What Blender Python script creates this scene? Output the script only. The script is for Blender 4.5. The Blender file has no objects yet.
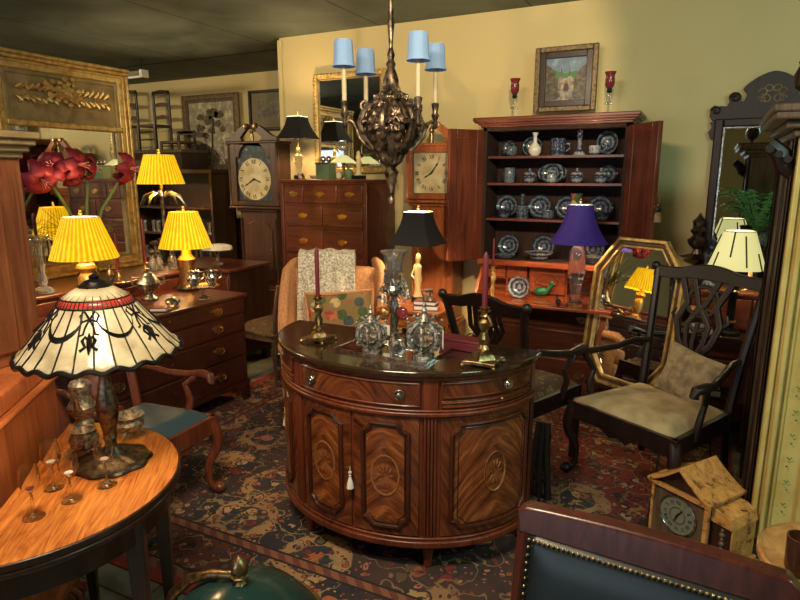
import bpy, bmesh, math, random
from mathutils import Matrix, Vector
random.seed(7)
PI = math.pi
COL = bpy.context.scene.collection
# ---------------------------------------------------------------- camera
F = 600.0; PT = math.radians(11.7); AZ = math.radians(116.7); CH = 1.6
fw = Vector((math.cos(AZ)*math.cos(PT), math.sin(AZ)*math.cos(PT), -math.sin(PT)))
rt = Vector((math.sin(AZ), -math.cos(AZ), 0)); up = rt.cross(fw)
CAMP = Vector((0, 0, CH))
def ray(x, y): return fw*F + rt*(x-400) - up*(y-300)
def atz(x, y, z): d = ray(x, y); return CAMP + d*((z-CH)/d.z)
def aty(x, y, Y): d = ray(x, y); return CAMP + d*(Y/d.y)
def atx(x, y, X): d = ray(x, y); return CAMP + d*(X/d.x)
cam = bpy.data.cameras.new('camera'); camo = bpy.data.objects.new('camera', cam); COL.objects.link(camo)
cam.sensor_width = 36; cam.lens = 27; cam.clip_start = .05
camo.location = CAMP
camo.matrix_world = Matrix((( rt.x, up.x, -fw.x, 0), (rt.y, up.y, -fw.y, 0), (rt.z, up.z, -fw.z, CH), (0, 0, 0, 1)))
bpy.context.scene.camera = camo
# ---------------------------------------------------------------- materials
class NT:
    def __init__(s, name):
        s.m = bpy.data.materials.new(name); s.m.use_nodes = True
        s.t = s.m.node_tree; s.t.nodes.clear()
        s.out = s.t.nodes.new('ShaderNodeOutputMaterial')
        s.b = s.t.nodes.new('ShaderNodeBsdfPrincipled')
        s.t.links.new(s.b.outputs[0], s.out.inputs[0])
    def n(s, typ, **kw):
        x = s.t.nodes.new('ShaderNode'+typ)
        for k, v in kw.items():
            if k.startswith('_'): setattr(x, k[1:], v)
            else: s.set(x, k.replace('__', ' '), v)
        return x
    def set(s, x, k, v):
        i = x.inputs[int(k[1:])] if (k[0] == 'i' and k[1:].isdigit()) else x.inputs[k]
        if isinstance(v, bpy.types.Node): v = v.outputs[0]
        if isinstance(v, bpy.types.NodeSocket): s.t.links.new(v, i)
        else: i.default_value = v
    def math(s, op, a, b=0.0, clamp=False):
        x = s.t.nodes.new('ShaderNodeMath'); x.operation = op; x.use_clamp = clamp
        s.set(x, 'i0', a); s.set(x, 'i1', b); return x.outputs[0]
    def coord(s, scale=(1, 1, 1), rot=(0, 0, 0), which='Object'):
        tc = s.t.nodes.new('ShaderNodeTexCoord'); mp = s.t.nodes.new('ShaderNodeMapping')
        s.t.links.new(tc.outputs[which], mp.inputs[0]); mp.inputs['Scale'].default_value = scale
        mp.inputs['Rotation'].default_value = rot; return mp.outputs[0]
    def ramp(s, fac, stops, interp='LINEAR'):
        r = s.t.nodes.new('ShaderNodeValToRGB'); s.set(r, 'i0', fac); r.color_ramp.interpolation = interp
        e = r.color_ramp.elements
        while len(e) < len(stops): e.new(.5)
        for k, (p, c) in enumerate(stops):
            e[k].position = p; e[k].color = c if len(c) == 4 else (*c, 1)
        return r.outputs[0]
    def mix(s, f, a, b, blend='MIX'):
        x = s.t.nodes.new('ShaderNodeMix'); x.data_type = 'RGBA'; x.blend_type = blend
        c4 = lambda c: (*c, 1) if isinstance(c, tuple) and len(c) == 3 else c
        s.set(x, 'i0', f); s.set(x, 'i6', c4(a)); s.set(x, 'i7', c4(b)); return x.outputs[2]
    def bump(s, h, st=.3, dist=.01):
        x = s.n('Bump', Strength=st, Distance=dist); s.set(x, 'Height', h); s.set(s.b, 'Normal', x.outputs[0])
    def p(s, **kw):
        for k, v in kw.items():
            k = k.replace('__', ' ')
            if isinstance(v, tuple) and len(v) == 3: v = (*v, 1)
            s.set(s.b, k, v)
        return s.m
def flat(name, c, rough=.5, metal=0., **kw):
    m = NT(name); return m.p(Base__Color=c, Roughness=rough, Metallic=metal, **kw)
def wood(name, c1, c2, rough=.36, sc=(30, 30, 2.2), coat=.14, rot=(0, 0, 0), dist=1.5, bump=.04):
    m = NT(name); co = m.coord(sc, rot)
    nz = m.n('TexNoise', Vector=co, Scale=1.0, Detail=6.0, Roughness=.6, Distortion=dist)
    big = m.n('TexNoise', Vector=m.coord((2.2, 2.2, 1)), Scale=2.0, Detail=2.0)
    f = m.math('ADD', m.math('MULTIPLY', nz, .75), m.math('MULTIPLY', big, .35))
    c = m.ramp(f, [(.38, c1), (.7, c2)])
    m.bump(nz.outputs[0], bump, .004)
    return m.p(Base__Color=c, Roughness=rough, Coat__Weight=coat, Coat__Roughness=.12)
def flame(name, c1, c2, c3):
    m = NT(name); co = m.coord((1, 1, 1))
    sep = m.n('SeparateXYZ', Vector=co)
    ax = m.math('ABSOLUTE', sep.outputs[0])
    # feathered crotch figure: bands that arch upward
    h = m.math('ADD', sep.outputs[2], m.math('MULTIPLY', m.math('POWER', ax, 1.6), 2.6))
    cmb = m.n('CombineXYZ', X=sep.outputs[0], Y=sep.outputs[1], Z=h)
    nz = m.n('TexNoise', Vector=cmb, Scale=7.0, Detail=3.0)
    w = m.n('TexNoise', Vector=m.n('VectorMath', _operation='MULTIPLY', i0=cmb, i1=(9, 9, 34)).outputs[0], Scale=1.0, Detail=4.0, Distortion=.9)
    f = m.math('ADD', m.math('MULTIPLY', w, .8), m.math('MULTIPLY', nz, .3))
    c = m.ramp(f, [(.36, c1), (.55, c2), (.74, c3)])
    return m.p(Base__Color=c, Roughness=.3, Coat__Weight=.4, Coat__Roughness=.15)
def metal(name, c, c2, rough=.3, bs=60, bst=.25, mt=1.):
    m = NT(name); nz = m.n('TexNoise', Vector=m.coord(), Scale=float(bs), Detail=3.0)
    col = m.ramp(nz, [(.35, c2), (.6, c)]); m.bump(nz.outputs[0], bst, .004)
    return m.p(Base__Color=col, Roughness=rough, Metallic=mt)
def glow(name, c, e, st, rough=.8, bump=0, fold=0, foldc=None):
    m = NT(name); base = (*c, 1)
    if fold:
        sp = m.n('SeparateXYZ', Vector=m.coord())
        a = m.math('ARCTAN2', sp.outputs[1], sp.outputs[0])
        wv = m.math('SINE', m.math('MULTIPLY', a, float(fold)))
        nz = m.n('TexNoise', Vector=m.coord((14, 14, 3)), Scale=3.0, Detail=3.0)
        f = m.math('ADD', m.math('MULTIPLY', wv, .35), nz)
        base = m.ramp(f, [(.2, foldc or tuple(x*.45 for x in c)), (.8, c)])
        m.bump(wv, .5, .01)
        m.set(m.b, 'Emission Color', m.mix(1.0, base, (*e, 1), 'MULTIPLY'))
    else: m.set(m.b, 'Emission Color', (*e, 1))
    m.p(Base__Color=base, Roughness=rough, Emission__Strength=st)
    return m.m
M = {}
M['mahog'] = wood('mahogany', (.045, .009, .004), (.19, .042, .015))
M['mahogH'] = wood('mahogany_cross', (.035, .008, .004), (.125, .032, .014), sc=(2.2, 30, 30))
M['mahogY'] = wood('mahogany_along', (.035, .008, .004), (.12, .03, .014), sc=(30, 2.2, 30))
M['redwood'] = wood('red_mahogany', (.07, .014, .007), (.22, .055, .024), sc=(2.2, 30, 30))
M['redwoodV'] = wood('red_mahogany_upright', (.07, .014, .007), (.2, .05, .022))
M['cherry'] = wood('cherry', (.22, .055, .018), (.46, .15, .05), rough=.35)
M['cherryH'] = wood('cherry_cross', (.22, .055, .018), (.46, .15, .05), sc=(2.2, 30, 30), rough=.35)
M['darkw'] = wood('dark_wood', (.012, .006, .004), (.05, .02, .012), rough=.35)
M['darkred'] = wood('dark_red_wood', (.03, .007, .005), (.09, .022, .014), rough=.28)
M['blackw'] = wood('ebonised_wood', (.004, .0025, .0025), (.018, .006, .005), rough=.42, coat=0)
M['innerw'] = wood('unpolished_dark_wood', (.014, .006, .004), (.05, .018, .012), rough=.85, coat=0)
M['dialgrey'] = flat('grey_green_dial', (.2, .22, .16), .4)
M['mould'] = wood('dark_moulding', (.02, .005, .002), (.09, .02, .008))
M['clockw'] = wood('clock_walnut', (.05, .016, .008), (.16, .058, .028), rough=.35)
M['satin'] = wood('satinwood_top', (.24, .055, .012), (.74, .28, .06), rough=.22, sc=(3, 26, 1), dist=3.5, coat=.35)
M['chestw'] = wood('dark_chest_mahogany', (.016, .005, .004), (.07, .018, .011), sc=(30, 2.2, 30), rough=.3)
M['cherryd'] = wood('brown_cherry', (.1, .028, .012), (.27, .09, .035), rough=.4)
M['walnutd'] = wood('dark_walnut', (.022, .008, .004), (.085, .03, .016), rough=.4)
M['top'] = wood('dark_polished_top', (.016, .009, .004), (.055, .028, .012), rough=.12, sc=(3, 26, 26), coat=.8)
M['oldw'] = wood('worn_brown_wood', (.04, .024, .014), (.16, .1, .06), rough=.5, coat=0)
M['deskw'] = wood('desk_cherry', (.2, .04, .014), (.42, .1, .035), sc=(2.2, 30, 30), rough=.25)
M['flame'] = flame('flame_mahogany', (.045, .01, .003), (.19, .05, .014), (.42, .15, .045))
M['flame2'] = flame('flame_mahogany_dark', (.04, .009, .003), (.13, .032, .011), (.25, .075, .024))
M['inlay'] = wood('satinwood_inlay', (.3, .13, .04), (.6, .33, .12), sc=(20, 20, 20))
M['inlayd'] = wood('aged_inlay', (.14, .05, .015), (.34, .16, .05), sc=(40, 40, 40))
M['brass'] = metal('brass', (.85, .58, .2), (.6, .36, .12), .28)
M['oldbrass'] = metal('antique_brass', (.5, .36, .17), (.2, .13, .06), .35)
M['gold'] = metal('gold_leaf', (.72, .5, .19), (.45, .29, .09), .42, 25, .12, .65)
M['goldd'] = metal('dull_gilt', (.36, .27, .13), (.24, .17, .08), .55, 12, .06, .4)
M['silver'] = metal('silver', (.75, .72, .66), (.3, .28, .24), .22)
M['pewter'] = metal('pewter', (.34, .33, .31), (.1, .1, .1), .35)
M['bronze'] = metal('carved_bronze', (.2, .145, .105), (.025, .018, .014), .38, 34, .7, .8)
M['tole'] = flat('dark_green_tole', (.012, .035, .032), .18)
M['copper'] = metal('hammered_copper', (.75, .36, .12), (.28, .1, .03), .35, 70, .6)
M['mirror'] = flat('mirror_glass', (.8, .83, .82), .02, 1.)
M['glass'] = flat('clear_glass', (.97, .97, .95), .02, 0., Transmission__Weight=1., IOR=1.42)
M['crystal'] = flat('cut_crystal', (.72, .72, .7), .05, 0., Transmission__Weight=.93, IOR=1.5)
M['goldglass'] = flat('amber_crystal', (.95, .75, .4), .08, 0., Transmission__Weight=.85, IOR=1.5, Emission__Color=(1., .5, .1), Emission__Strength=.1)
M['redglass'] = flat('ruby_glass', (.3, .05, .06), .08, 0., Transmission__Weight=.5)
M['brownglass'] = flat('brown_glass', (.1, .035, .02), .08, 0., Transmission__Weight=.3)
M['white'] = flat('white_china', (.75, .72, .64), .25)
M['ivory'] = flat('ivory_figure', (.85, .65, .3), .4)
M['black'] = flat('black_lacquer', (.01, .01, .012), .3)
M['blackcloth'] = flat('black_shade_cloth', (.012, .011, .013), .85)
M['purple'] = flat('indigo_shade_cloth', (.035, .02, .16), .8, Emission__Color=(.05, .02, .3), Emission__Strength=.12)
M['candle'] = flat('burgundy_wax', (.15, .015, .025), .4)
M['pinkwax'] = flat('pink_wax', (.75, .32, .25), .4)
M['stem'] = flat('green_stem', (.16, .24, .06), .5)
M['leaf'] = flat('fern_green', (.06, .22, .06), .5)
M['drygrass'] = flat('dried_grass', (.12, .06, .03), .8)
M['petal'] = flat('amaryllis_petal', (.2, .006, .02), .6)
M['blueseat'] = flat('slate_blue_leather', (.035, .07, .095), .45)
M['greenseat'] = flat('green_leather', (.004, .009, .009), .38)
M['bluestrip'] = flat('blue_paint', (.04, .14, .3), .5)
M['paper'] = flat('white_paper', (.8, .78, .72), .7)
M['yellowshade'] = glow('pleated_yellow_silk', (.85, .62, .03), (1., .74, .12), .95, fold=38, foldc=(.55, .3, .01))
M['creamshade'] = glow('cream_panel_shade', (.7, .68, .38), (.9, .85, .35), .5)
M['lit'] = glow('lamp_opening', (1, .95, .8), (1., .85, .55), 2.2)
M['blueshade'] = flat('pale_blue_shade_cloth', (.17, .29, .52), .8, Emission__Color=(.25, .4, .8), Emission__Strength=.06)
M['ivorytube'] = flat('ivory_candle_tube', (.45, .38, .25), .6)
M['dial'] = None
def dialmat():
    m = NT('painted_dial'); nz = m.n('TexNoise', Vector=m.coord(), Scale=9.0, Detail=4.0)
    return m.p(Base__Color=m.ramp(nz, [(.35, (.5, .4, .2)), (.65, (.75, .66, .42))]), Roughness=.5)
M['dial'] = dialmat()
def fabric(name, c1, c2, sc=60., st=.6, rough=.9):
    m = NT(name); nz = m.n('TexNoise', Vector=m.coord(), Scale=sc, Detail=3.0)
    m.bump(nz.outputs[0], st, .006)
    return m.p(Base__Color=m.ramp(nz, [(.35, c1), (.65, c2)]), Roughness=rough)
M['peach'] = fabric('peach_upholstery', (.42, .19, .085), (.56, .27, .12))
M['knit'] = fabric('crochet_wool', (.3, .26, .22), (.8, .74, .62), 70., 1.)
M['tan'] = fabric('tan_brocade', (.2, .15, .08), (.38, .3, .17), 22.)
M['seatgold'] = fabric('olive_gold_velvet', (.26, .2, .1), (.42, .33, .18), 10., .3)
def floral(name, bg, cols, sc):
    m = NT(name); co = m.coord()
    v = m.n('TexVoronoi', Vector=co, Scale=sc); 
    d = m.ramp(v.outputs['Distance'], [(.0, (1, 1, 1)), (.5, (1, 1, 1)), (.56, (0, 0, 0))])
    sp = m.n('SeparateColor', Color=v.outputs['Color'])
    c = m.ramp(sp.outputs[0], [(i/len(cols), x) for i, x in enumerate(cols)], 'CONSTANT')
    nz = m.n('TexNoise', Vector=co, Scale=sc*2.5, Detail=2.0)
    c = m.mix(m.ramp(nz, [(.5, (0, 0, 0)), (.58, (.6, .6, .6))]), c, (.03, .03, .02))
    return m.p(Base__Color=m.mix(d, bg, c), Roughness=.9)
M['needle'] = floral('needlepoint_roses', (.2, .13, .05), [(.4, .06, .03), (.06, .1, .04), (.42, .12, .05), (.5, .36, .18), (.05, .07, .08)], 15.)
M['tapestry'] = floral('dark_tapestry', (.05, .03, .015), [(.16, .1, .04), (.1, .03, .02), (.05, .06, .03)], 40.)
def china(name, dark=False):
    m = NT(name); co = m.coord(); sp = m.n('SeparateXYZ', Vector=co)
    r = m.math('SQRT', m.math('ADD', m.math('POWER', sp.outputs[0], 2.), m.math('POWER', sp.outputs[1], 2.)))
    nz = m.n('TexNoise', Vector=co, Scale=75., Detail=3.0, Roughness=.7)
    a = m.math('ADD', nz, m.math('MULTIPLY', m.math('SINE', m.math('MULTIPLY', r, 210.)), .13))
    b1, b2 = ((.012, .02, .045), (.15, .18, .22)) if dark else ((.02, .03, .09), (.36, .38, .38))
    return m.p(Base__Color=m.ramp(a, [(.42, b1), (.66, b2)]), Roughness=.15)
M['china'] = china('blue_transfer_china'); M['chinad'] = china('dark_blue_transfer_china', True)
def rugmat():
    m = NT('persian_rug'); tc = m.coord(); sp = m.n('SeparateXYZ', Vector=tc); x, y = sp.outputs[0], sp.outputs[1]
    wob = m.n('TexNoise', Vector=tc, Scale=9., Detail=2.)
    wc = m.n('VectorMath', _operation='ADD', i0=tc, i1=m.n('VectorMath', _operation='SCALE', i0=wob.outputs['Color']).outputs[0])
    wc.inputs[1].links[0].from_node.inputs['Scale'].default_value = .07
    navy, red, cream, rust, pink, olive = (.012, .015, .022), (.17, .022, .014), (.42, .27, .12), (.33, .09, .03), (.42, .16, .11), (.09, .085, .045)
    # ground: brick and midnight areas, irregular lobes
    zone = m.n('TexVoronoi', Vector=wc, Scale=1.15, Randomness=.6)
    zc = m.n('SeparateColor', Color=zone.outputs['Color'])
    g = m.ramp(zc.outputs[0], [(0, (.02, .02, .026)), (.3, (.1, .025, .016)), (.55, red), (.85, (.05, .03, .025))], 'CONSTANT')
    # large palmettes
    p = m.n('TexVoronoi', Vector=wc, Scale=2.1, Randomness=.45)
    d = p.outputs['Distance']
    g = m.mix(m.ramp(d, [(0, (1, 1, 1)), (.36, (1, 1, 1)), (.37, (0, 0, 0))]), g, (.34, .2, .09))
    g = m.mix(m.ramp(d, [(0, (1, 1, 1)), (.22, (1, 1, 1)), (.23, (0, 0, 0))]), g, (.02, .03, .04))
    pc = m.n('SeparateColor', Color=p.outputs['Color'])
    g = m.mix(m.ramp(d, [(0, (1, 1, 1)), (.115, (1, 1, 1)), (.12, (0, 0, 0))]), g, m.ramp(pc.outputs[1], [(0, pink), (.4, rust), (.7, cream)], 'CONSTANT'))
    g = m.mix(m.ramp(d, [(0, (1, 1, 1)), (.05, (1, 1, 1)), (.055, (0, 0, 0))]), g, navy)
    # petals and blossoms
    def blooms(base, sc, lo, cols, seed):
        v = m.n('TexVoronoi', Vector=m.n('VectorMath', _operation='ADD', i0=wc, i1=(seed, seed*1.7, 0)).outputs[0], Scale=sc)
        vc = m.n('SeparateColor', Color=v.outputs['Color'])
        c = m.ramp(vc.outputs[0], [(i/len(cols), q) for i, q in enumerate(cols)], 'CONSTANT')
        o = m.mix(m.ramp(v.outputs['Distance'], [(0, (1, 1, 1)), (lo, (1, 1, 1)), (lo+.02, (0, 0, 0))]), base, navy)
        o = m.mix(m.ramp(v.outputs['Distance'], [(0, (1, 1, 1)), (lo-.09, (1, 1, 1)), (lo-.07, (0, 0, 0))]), o, c)
        return m.mix(m.ramp(v.outputs['Distance'], [(0, (1, 1, 1)), (.09, (1, 1, 1)), (.11, (0, 0, 0))]), o, m.ramp(vc.outputs[1], [(0, navy), (.4, red), (.7, cream)], 'CONSTANT'))
    g = blooms(g, 9.5, .36, [cream, rust, red, navy, cream, olive], 3.)
    g = blooms(g, 19., .36, [rust, cream, (.05, .05, .05), red, pink, olive, (.2, .13, .07)], 7.)
    g = blooms(g, 36., .3, [rust, (.28, .18, .09), navy, red, (.3, .12, .08)], 13.)
    # vines
    vn = m.n('TexNoise', Vector=wc, Scale=6.5, Detail=1.5)
    vl = m.math('ABSOLUTE', m.math('SUBTRACT', vn, .5))
    g = m.mix(m.ramp(vl, [(0, (1, 1, 1)), (.005, (1, 1, 1)), (.012, (0, 0, 0))]), g, (.26, .18, .09))
    mot = m.n('TexNoise', Vector=tc, Scale=3.2, Detail=4.)
    g = m.mix(m.ramp(mot, [(.4, (0, 0, 0)), (.65, (.45, .45, .45))]), g, (.11, .045, .03))
    # border: distance from the edge (rug half sizes)
    dx = m.math('SUBTRACT', 1.665, m.math('ABSOLUTE', x)); dy = m.math('SUBTRACT', 1.29, m.math('ABSOLUTE', y))
    e = m.math('MINIMUM', dx, dy)
    stripe = m.ramp(m.math('FRACT', m.math('MULTIPLY', m.math('ADD', x, y), 13.)), [(0, (.2, .08, .045)), (.5, (.12, .035, .025))], 'CONSTANT')
    g = m.mix(m.ramp(e, [(0, (0, 0, 0)), (.33, (1, 1, 1)), (.37, (0, 0, 0))], 'CONSTANT'), g, stripe)
    for q in (.318, .37, .105): g = m.mix(m.ramp(e, [(0, (0, 0, 0)), (q, (1, 1, 1)), (q+.011, (0, 0, 0))], 'CONSTANT'), g, (.015, .012, .012))
    g = m.mix(m.ramp(e, [(0, (0, 0, 0)), (.055, (1, 1, 1)), (.1, (0, 0, 0))], 'CONSTANT'), g, stripe)
    g = m.mix(m.ramp(e, [(0, (1, 1, 1)), (.055, (0, 0, 0))], 'CONSTANT'), g, (.24, .022, .02))
    pile = m.n('TexNoise', Vector=tc, Scale=240., Detail=2.)
    m.bump(pile.outputs[0], .5, .004)
    return m.p(Base__Color=g, Roughness=.95)
M['rug'] = rugmat()
def plaster(name, c1, c2, sc=1.2, st=.1):
    m = NT(name); nz = m.n('TexNoise', Vector=m.coord(), Scale=sc, Detail=5.); fine = m.n('TexNoise', Vector=m.coord(), Scale=90., Detail=2.)
    m.bump(fine.outputs[0], st, .003); return m.p(Base__Color=m.ramp(nz, [(.3, c1), (.7, c2)]), Roughness=.75)
M['wall'] = plaster('yellow_wall_paint', (.62, .51, .25), (.66, .55, .28))
def ceilmat():
    m = NT('dark_ceiling_board'); co = m.coord((1, 1, 1))
    nz = m.n('TexNoise', Vector=co, Scale=1.7, Detail=6., Distortion=1.2)
    sp = m.n('SeparateXYZ', Vector=co)
    jx = m.math('ABSOLUTE', m.math('SUBTRACT', m.math('FRACT', m.math('MULTIPLY', sp.outputs[0], 1/1.22)), .5))
    jy = m.math('ABSOLUTE', m.math('SUBTRACT', m.math('FRACT', m.math('MULTIPLY', sp.outputs[1], 1/2.44)), .5))
    j = m.math('MAXIMUM', jx, m.math('ADD', jy, .004))
    c = m.mix(m.ramp(j, [(.492, (0, 0, 0)), (.497, (1, 1, 1))]), m.ramp(nz, [(.3, (.06, .08, .07)), (.7, (.125, .16, .14))]), (.006, .006, .005))
    return m.p(Base__Color=c, Roughness=.7)
M['ceil'] = ceilmat()
M['darkleaf'] = metal('dark_bronze_lamp', (.24, .2, .16), (.08, .065, .05), .38, 60, .5)
def floormat():
    m = NT('grey_green_floor_tile'); co = m.coord()
    br = m.n('TexBrick', Vector=co, Scale=1., Brick__Width=.45, Row__Height=.45, Mortar__Size=.004, Color1=(.17, .18, .16, 1), Color2=(.22, .23, .2, 1), Mortar=(.02, .02, .018, 1))
    br.offset = 0
    nz = m.n('TexNoise', Vector=co, Scale=7., Detail=6.)
    return m.p(Base__Color=m.mix(.7, br.outputs[0], m.ramp(nz, [(.35, (.45, .45, .42)), (.65, (1.5, 1.45, 1.3))]), 'MULTIPLY'), Roughness=.35)
M['floor'] = floormat()
def creampaint():
    m = NT('yellow_cream_paint'); co = m.coord(); nz = m.n('TexNoise', Vector=co, Scale=5., Detail=5.)
    c = m.ramp(nz, [(.35, (.5, .36, .09)), (.65, (.66, .53, .2))])
    return m.p(Base__Color=c, Roughness=.45)
M['cream'] = creampaint()
def tiffany():
    m = NT('stained_glass_cream'); co = m.coord(); nz = m.n('TexNoise', Vector=co, Scale=12., Detail=4.)
    c = m.ramp(nz, [(.35, (.33, .27, .16)), (.65, (.6, .53, .36))])
    return m.p(Base__Color=c, Roughness=.25, Emission__Color=m.mix(1., c, (1., .8, .5), 'MULTIPLY'), Emission__Strength=.2)
M['tiff'] = tiffany()
M['tiffred'] = flat('stained_glass_red', (.3, .03, .02), .25, Emission__Color=(.6, .07, .03), Emission__Strength=.25)
M['lead'] = flat('lead_came', (.012, .011, .01), .4, .6)
def painting(name, sky, mid, low, hor=0., sc=14.):
    m = NT(name); co = m.coord(); sp = m.n('SeparateXYZ', Vector=co); nz = m.n('TexNoise', Vector=co, Scale=sc, Detail=5., Roughness=.65)
    h = m.math('ADD', sp.outputs[2], m.math('MULTIPLY', m.math('SUBTRACT', nz, .5), .22))
    g = m.ramp(nz, [(.38, low), (.52, mid), (.64, tuple(min(1, q*1.9) for q in mid))])
    f = m.ramp(h, [(.0, (0, 0, 0)), (.0, (0, 0, 0)), (.001, (1, 1, 1))]) if False else m.math('GREATER_THAN', h, hor)
    return m.p(Base__Color=m.mix(f, g, sky), Roughness=.4)
# ---------------------------------------------------------------- mesh builder
class G:
    def __init__(s): s.v = []; s.f = []; s.M = Matrix.Identity(4)
    def at(s, x=0, y=0, z=0, rx=0, ry=0, rz=0, sc=1):
        s.M = Matrix.Translation((x, y, z)) @ Matrix.Rotation(rz, 4, 'Z') @ Matrix.Rotation(ry, 4, 'Y') @ Matrix.Rotation(rx, 4, 'X') @ Matrix.Scale(sc, 4); return s
    def mat(s, m): s.M = m; return s
    def add(s, vs, fs):
        b = len(s.v); s.v += [tuple(s.M @ Vector(p)) for p in vs]; s.f += [tuple(b+i for i in q) for q in fs]; return s
    def box(s, x0, x1, y0, y1, z0, z1):
        vs = [(x, y, z) for z in (z0, z1) for y in (y0, y1) for x in (x0, x1)]
        return s.add(vs, [(0, 2, 3, 1), (4, 5, 7, 6), (0, 1, 5, 4), (2, 6, 7, 3), (0, 4, 6, 2), (1, 3, 7, 5)])
    def cbox(s, c, d): return s.box(c[0]-d[0]/2, c[0]+d[0]/2, c[1]-d[1]/2, c[1]+d[1]/2, c[2]-d[2]/2, c[2]+d[2]/2)
    def lathe(s, prof, n=24, c=(0, 0, 0), sx=1, sy=1, wave=None):
        vs = []
        for (r, z) in prof:
            for k in range(n):
                a = 2*PI*k/n; q = r*(wave(a, z) if wave else 1)
                vs.append((c[0]+q*math.cos(a)*sx, c[1]+q*math.sin(a)*sy, c[2]+z))
        fs = [(j*n+k, j*n+(k+1) % n, (j+1)*n+(k+1) % n, (j+1)*n+k) for j in range(len(prof)-1) for k in range(n)]
        if prof[0][0] > 1e-6: fs.append(tuple(range(n-1, -1, -1)))
        if prof[-1][0] > 1e-6: fs.append(tuple((len(prof)-1)*n+k for k in range(n)))
        return s.add(vs, fs)
    def shell(s, prof, n=32, th=.003, c=(0, 0, 0), sx=1, sy=1, wave=None):   # open lathe with thickness
        p2 = list(prof)+[(max(r-th, 1e-4), z) for r, z in reversed(prof)]
        vs = []
        for (r, z) in p2:
            for k in range(n):
                a = 2*PI*k/n; q = r*(wave(a, z) if wave else 1); vs.append((c[0]+q*math.cos(a)*sx, c[1]+q*math.sin(a)*sy, c[2]+z))
        L = len(p2); fs = [(j*n+k, j*n+(k+1) % n, ((j+1) % L)*n+(k+1) % n, ((j+1) % L)*n+k) for j in range(L) for k in range(n)]
        return s.add(vs, fs)
    def tube(s, pts, r, n=8, closed=False, flat=1.):
        pts = [Vector(p) for p in pts]; L = len(pts); rs = r if isinstance(r, (list, tuple)) else [r]*L
        vs = []; prev = None
        for i, p in enumerate(pts):
            a = pts[(i-1) % L] if (closed or i > 0) else p; b = pts[(i+1) % L] if (closed or i < L-1) else p
            t = (b-a); t = t.normalized() if t.length > 1e-9 else Vector((0, 0, 1))
            if prev is None: prev = Vector((0, 1, 0)) if abs(t.y) < .9 else Vector((1, 0, 0))
            u = (prev - t*prev.dot(t)); u = u.normalized() if u.length > 1e-6 else t.orthogonal().normalized()
            prev = u; w = t.cross(u)
            for k in range(n):
                q = 2*PI*k/n; vs.append(tuple(p+u*(rs[i]*flat*math.cos(q))+w*(rs[i]*math.sin(q))))
        m = L if closed else L-1
        fs = [(i*n+k, i*n+(k+1) % n, ((i+1) % L)*n+(k+1) % n, ((i+1) % L)*n+k) for i in range(m) for k in range(n)]
        if not closed: fs += [tuple(range(n-1, -1, -1)), tuple((L-1)*n+k for k in range(n))]
        return s.add(vs, fs)
    def ball(s, c, r, n=12, sx=1, sy=1, sz=1):
        prof = [(max(r*math.sin(PI*k/(n//2+2)), 1e-5 if 0 < k < n//2+2 else 0), -r*sz*math.cos(PI*k/(n//2+2))) for k in range(n//2+3)]
        prof[0] = (1e-5, -r*sz); prof[-1] = (1e-5, r*sz); return s.lathe(prof, n, c, sx, sy)
    def prism(s, pts, y0, y1):     # outline in x,z extruded along y
        n = len(pts); vs = [(x, y0, z) for x, z in pts]+[(x, y1, z) for x, z in pts]
        fs = [tuple(range(n)), tuple(range(2*n-1, n-1, -1))]+[(k, n+k, n+(k+1) % n, (k+1) % n) for k in range(n)]
        return s.add(vs, fs)
    def prismz(s, pts, z0, z1):    # outline in x,y extruded up
        n = len(pts); vs = [(x, y, z0) for x, y in pts]+[(x, y, z1) for x, y in pts]
        fs = [tuple(range(n-1, -1, -1)), tuple(range(n, 2*n))]+[(k, (k+1) % n, n+(k+1) % n, n+k) for k in range(n)]
        return s.add(vs, fs)
    def grid(s, fn, nu, nv, th=None):
        vs = [fn(i/nu, j/nv) for j in range(nv+1) for i in range(nu+1)]
        fs = [(j*(nu+1)+i, j*(nu+1)+i+1, (j+1)*(nu+1)+i+1, (j+1)*(nu+1)+i) for j in range(nv) for i in range(nu)]
        return s.add(vs, fs)
    def frame(s, x0, x1, z0, z1, w, y0, y1):   # rectangular picture frame in xz
        s.box(x0, x0+w, y0, y1, z0, z1); s.box(x1-w, x1, y0, y1, z0, z1)
        s.box(x0+w, x1-w, y0, y1, z0, z0+w); return s.box(x0+w, x1-w, y0, y1, z1-w, z1)
    def build(s, name, m, parent=None, bevel=0, sub=0, solid=0, ang=40, loc=None):
        me = bpy.data.meshes.new(name)
        if solid or bevel or sub or True:
            me.from_pydata(s.v, [], s.f); bm = bmesh.new(); bm.from_mesh(me)
            bmesh.ops.recalc_face_normals(bm, faces=bm.faces); bm.to_mesh(me); bm.free()
        for p in me.polygons: p.use_smooth = True
        me.set_sharp_from_angle(angle=math.radians(ang))
        me.materials.append(M[m] if isinstance(m, str) else m)
        o = bpy.data.objects.new(name, me); COL.objects.link(o)
        if parent: o.parent = parent
        if loc: o.location = loc
        if solid: q = o.modifiers.new('solid', 'SOLIDIFY'); q.thickness = solid; q.offset = 0
        if bevel: q = o.modifiers.new('bevel', 'BEVEL'); q.width = bevel; q.segments = 2; q.limit_method = 'ANGLE'; q.angle_limit = math.radians(35)
        if sub: q = o.modifiers.new('sub', 'SUBSURF'); q.levels = sub; q.render_levels = sub
        return o
def tag(o, label, cat, group=None, kind=None):
    o['label'] = label; o['category'] = cat
    if group: o['group'] = group
    if kind: o['kind'] = kind
    return o
def thing(name, label, cat, loc=(0, 0, 0), rz=0, group=None, rx=0):
    o = bpy.data.objects.new(name, None); COL.objects.link(o); o.empty_display_size = .05
    o.location = loc; o.rotation_euler = (rx, 0, rz); return tag(o, label, cat, group)
def struct(o): o['kind'] = 'structure'; return o
def kids(o): return [c for c in bpy.data.objects if c.parent == o]
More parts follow.
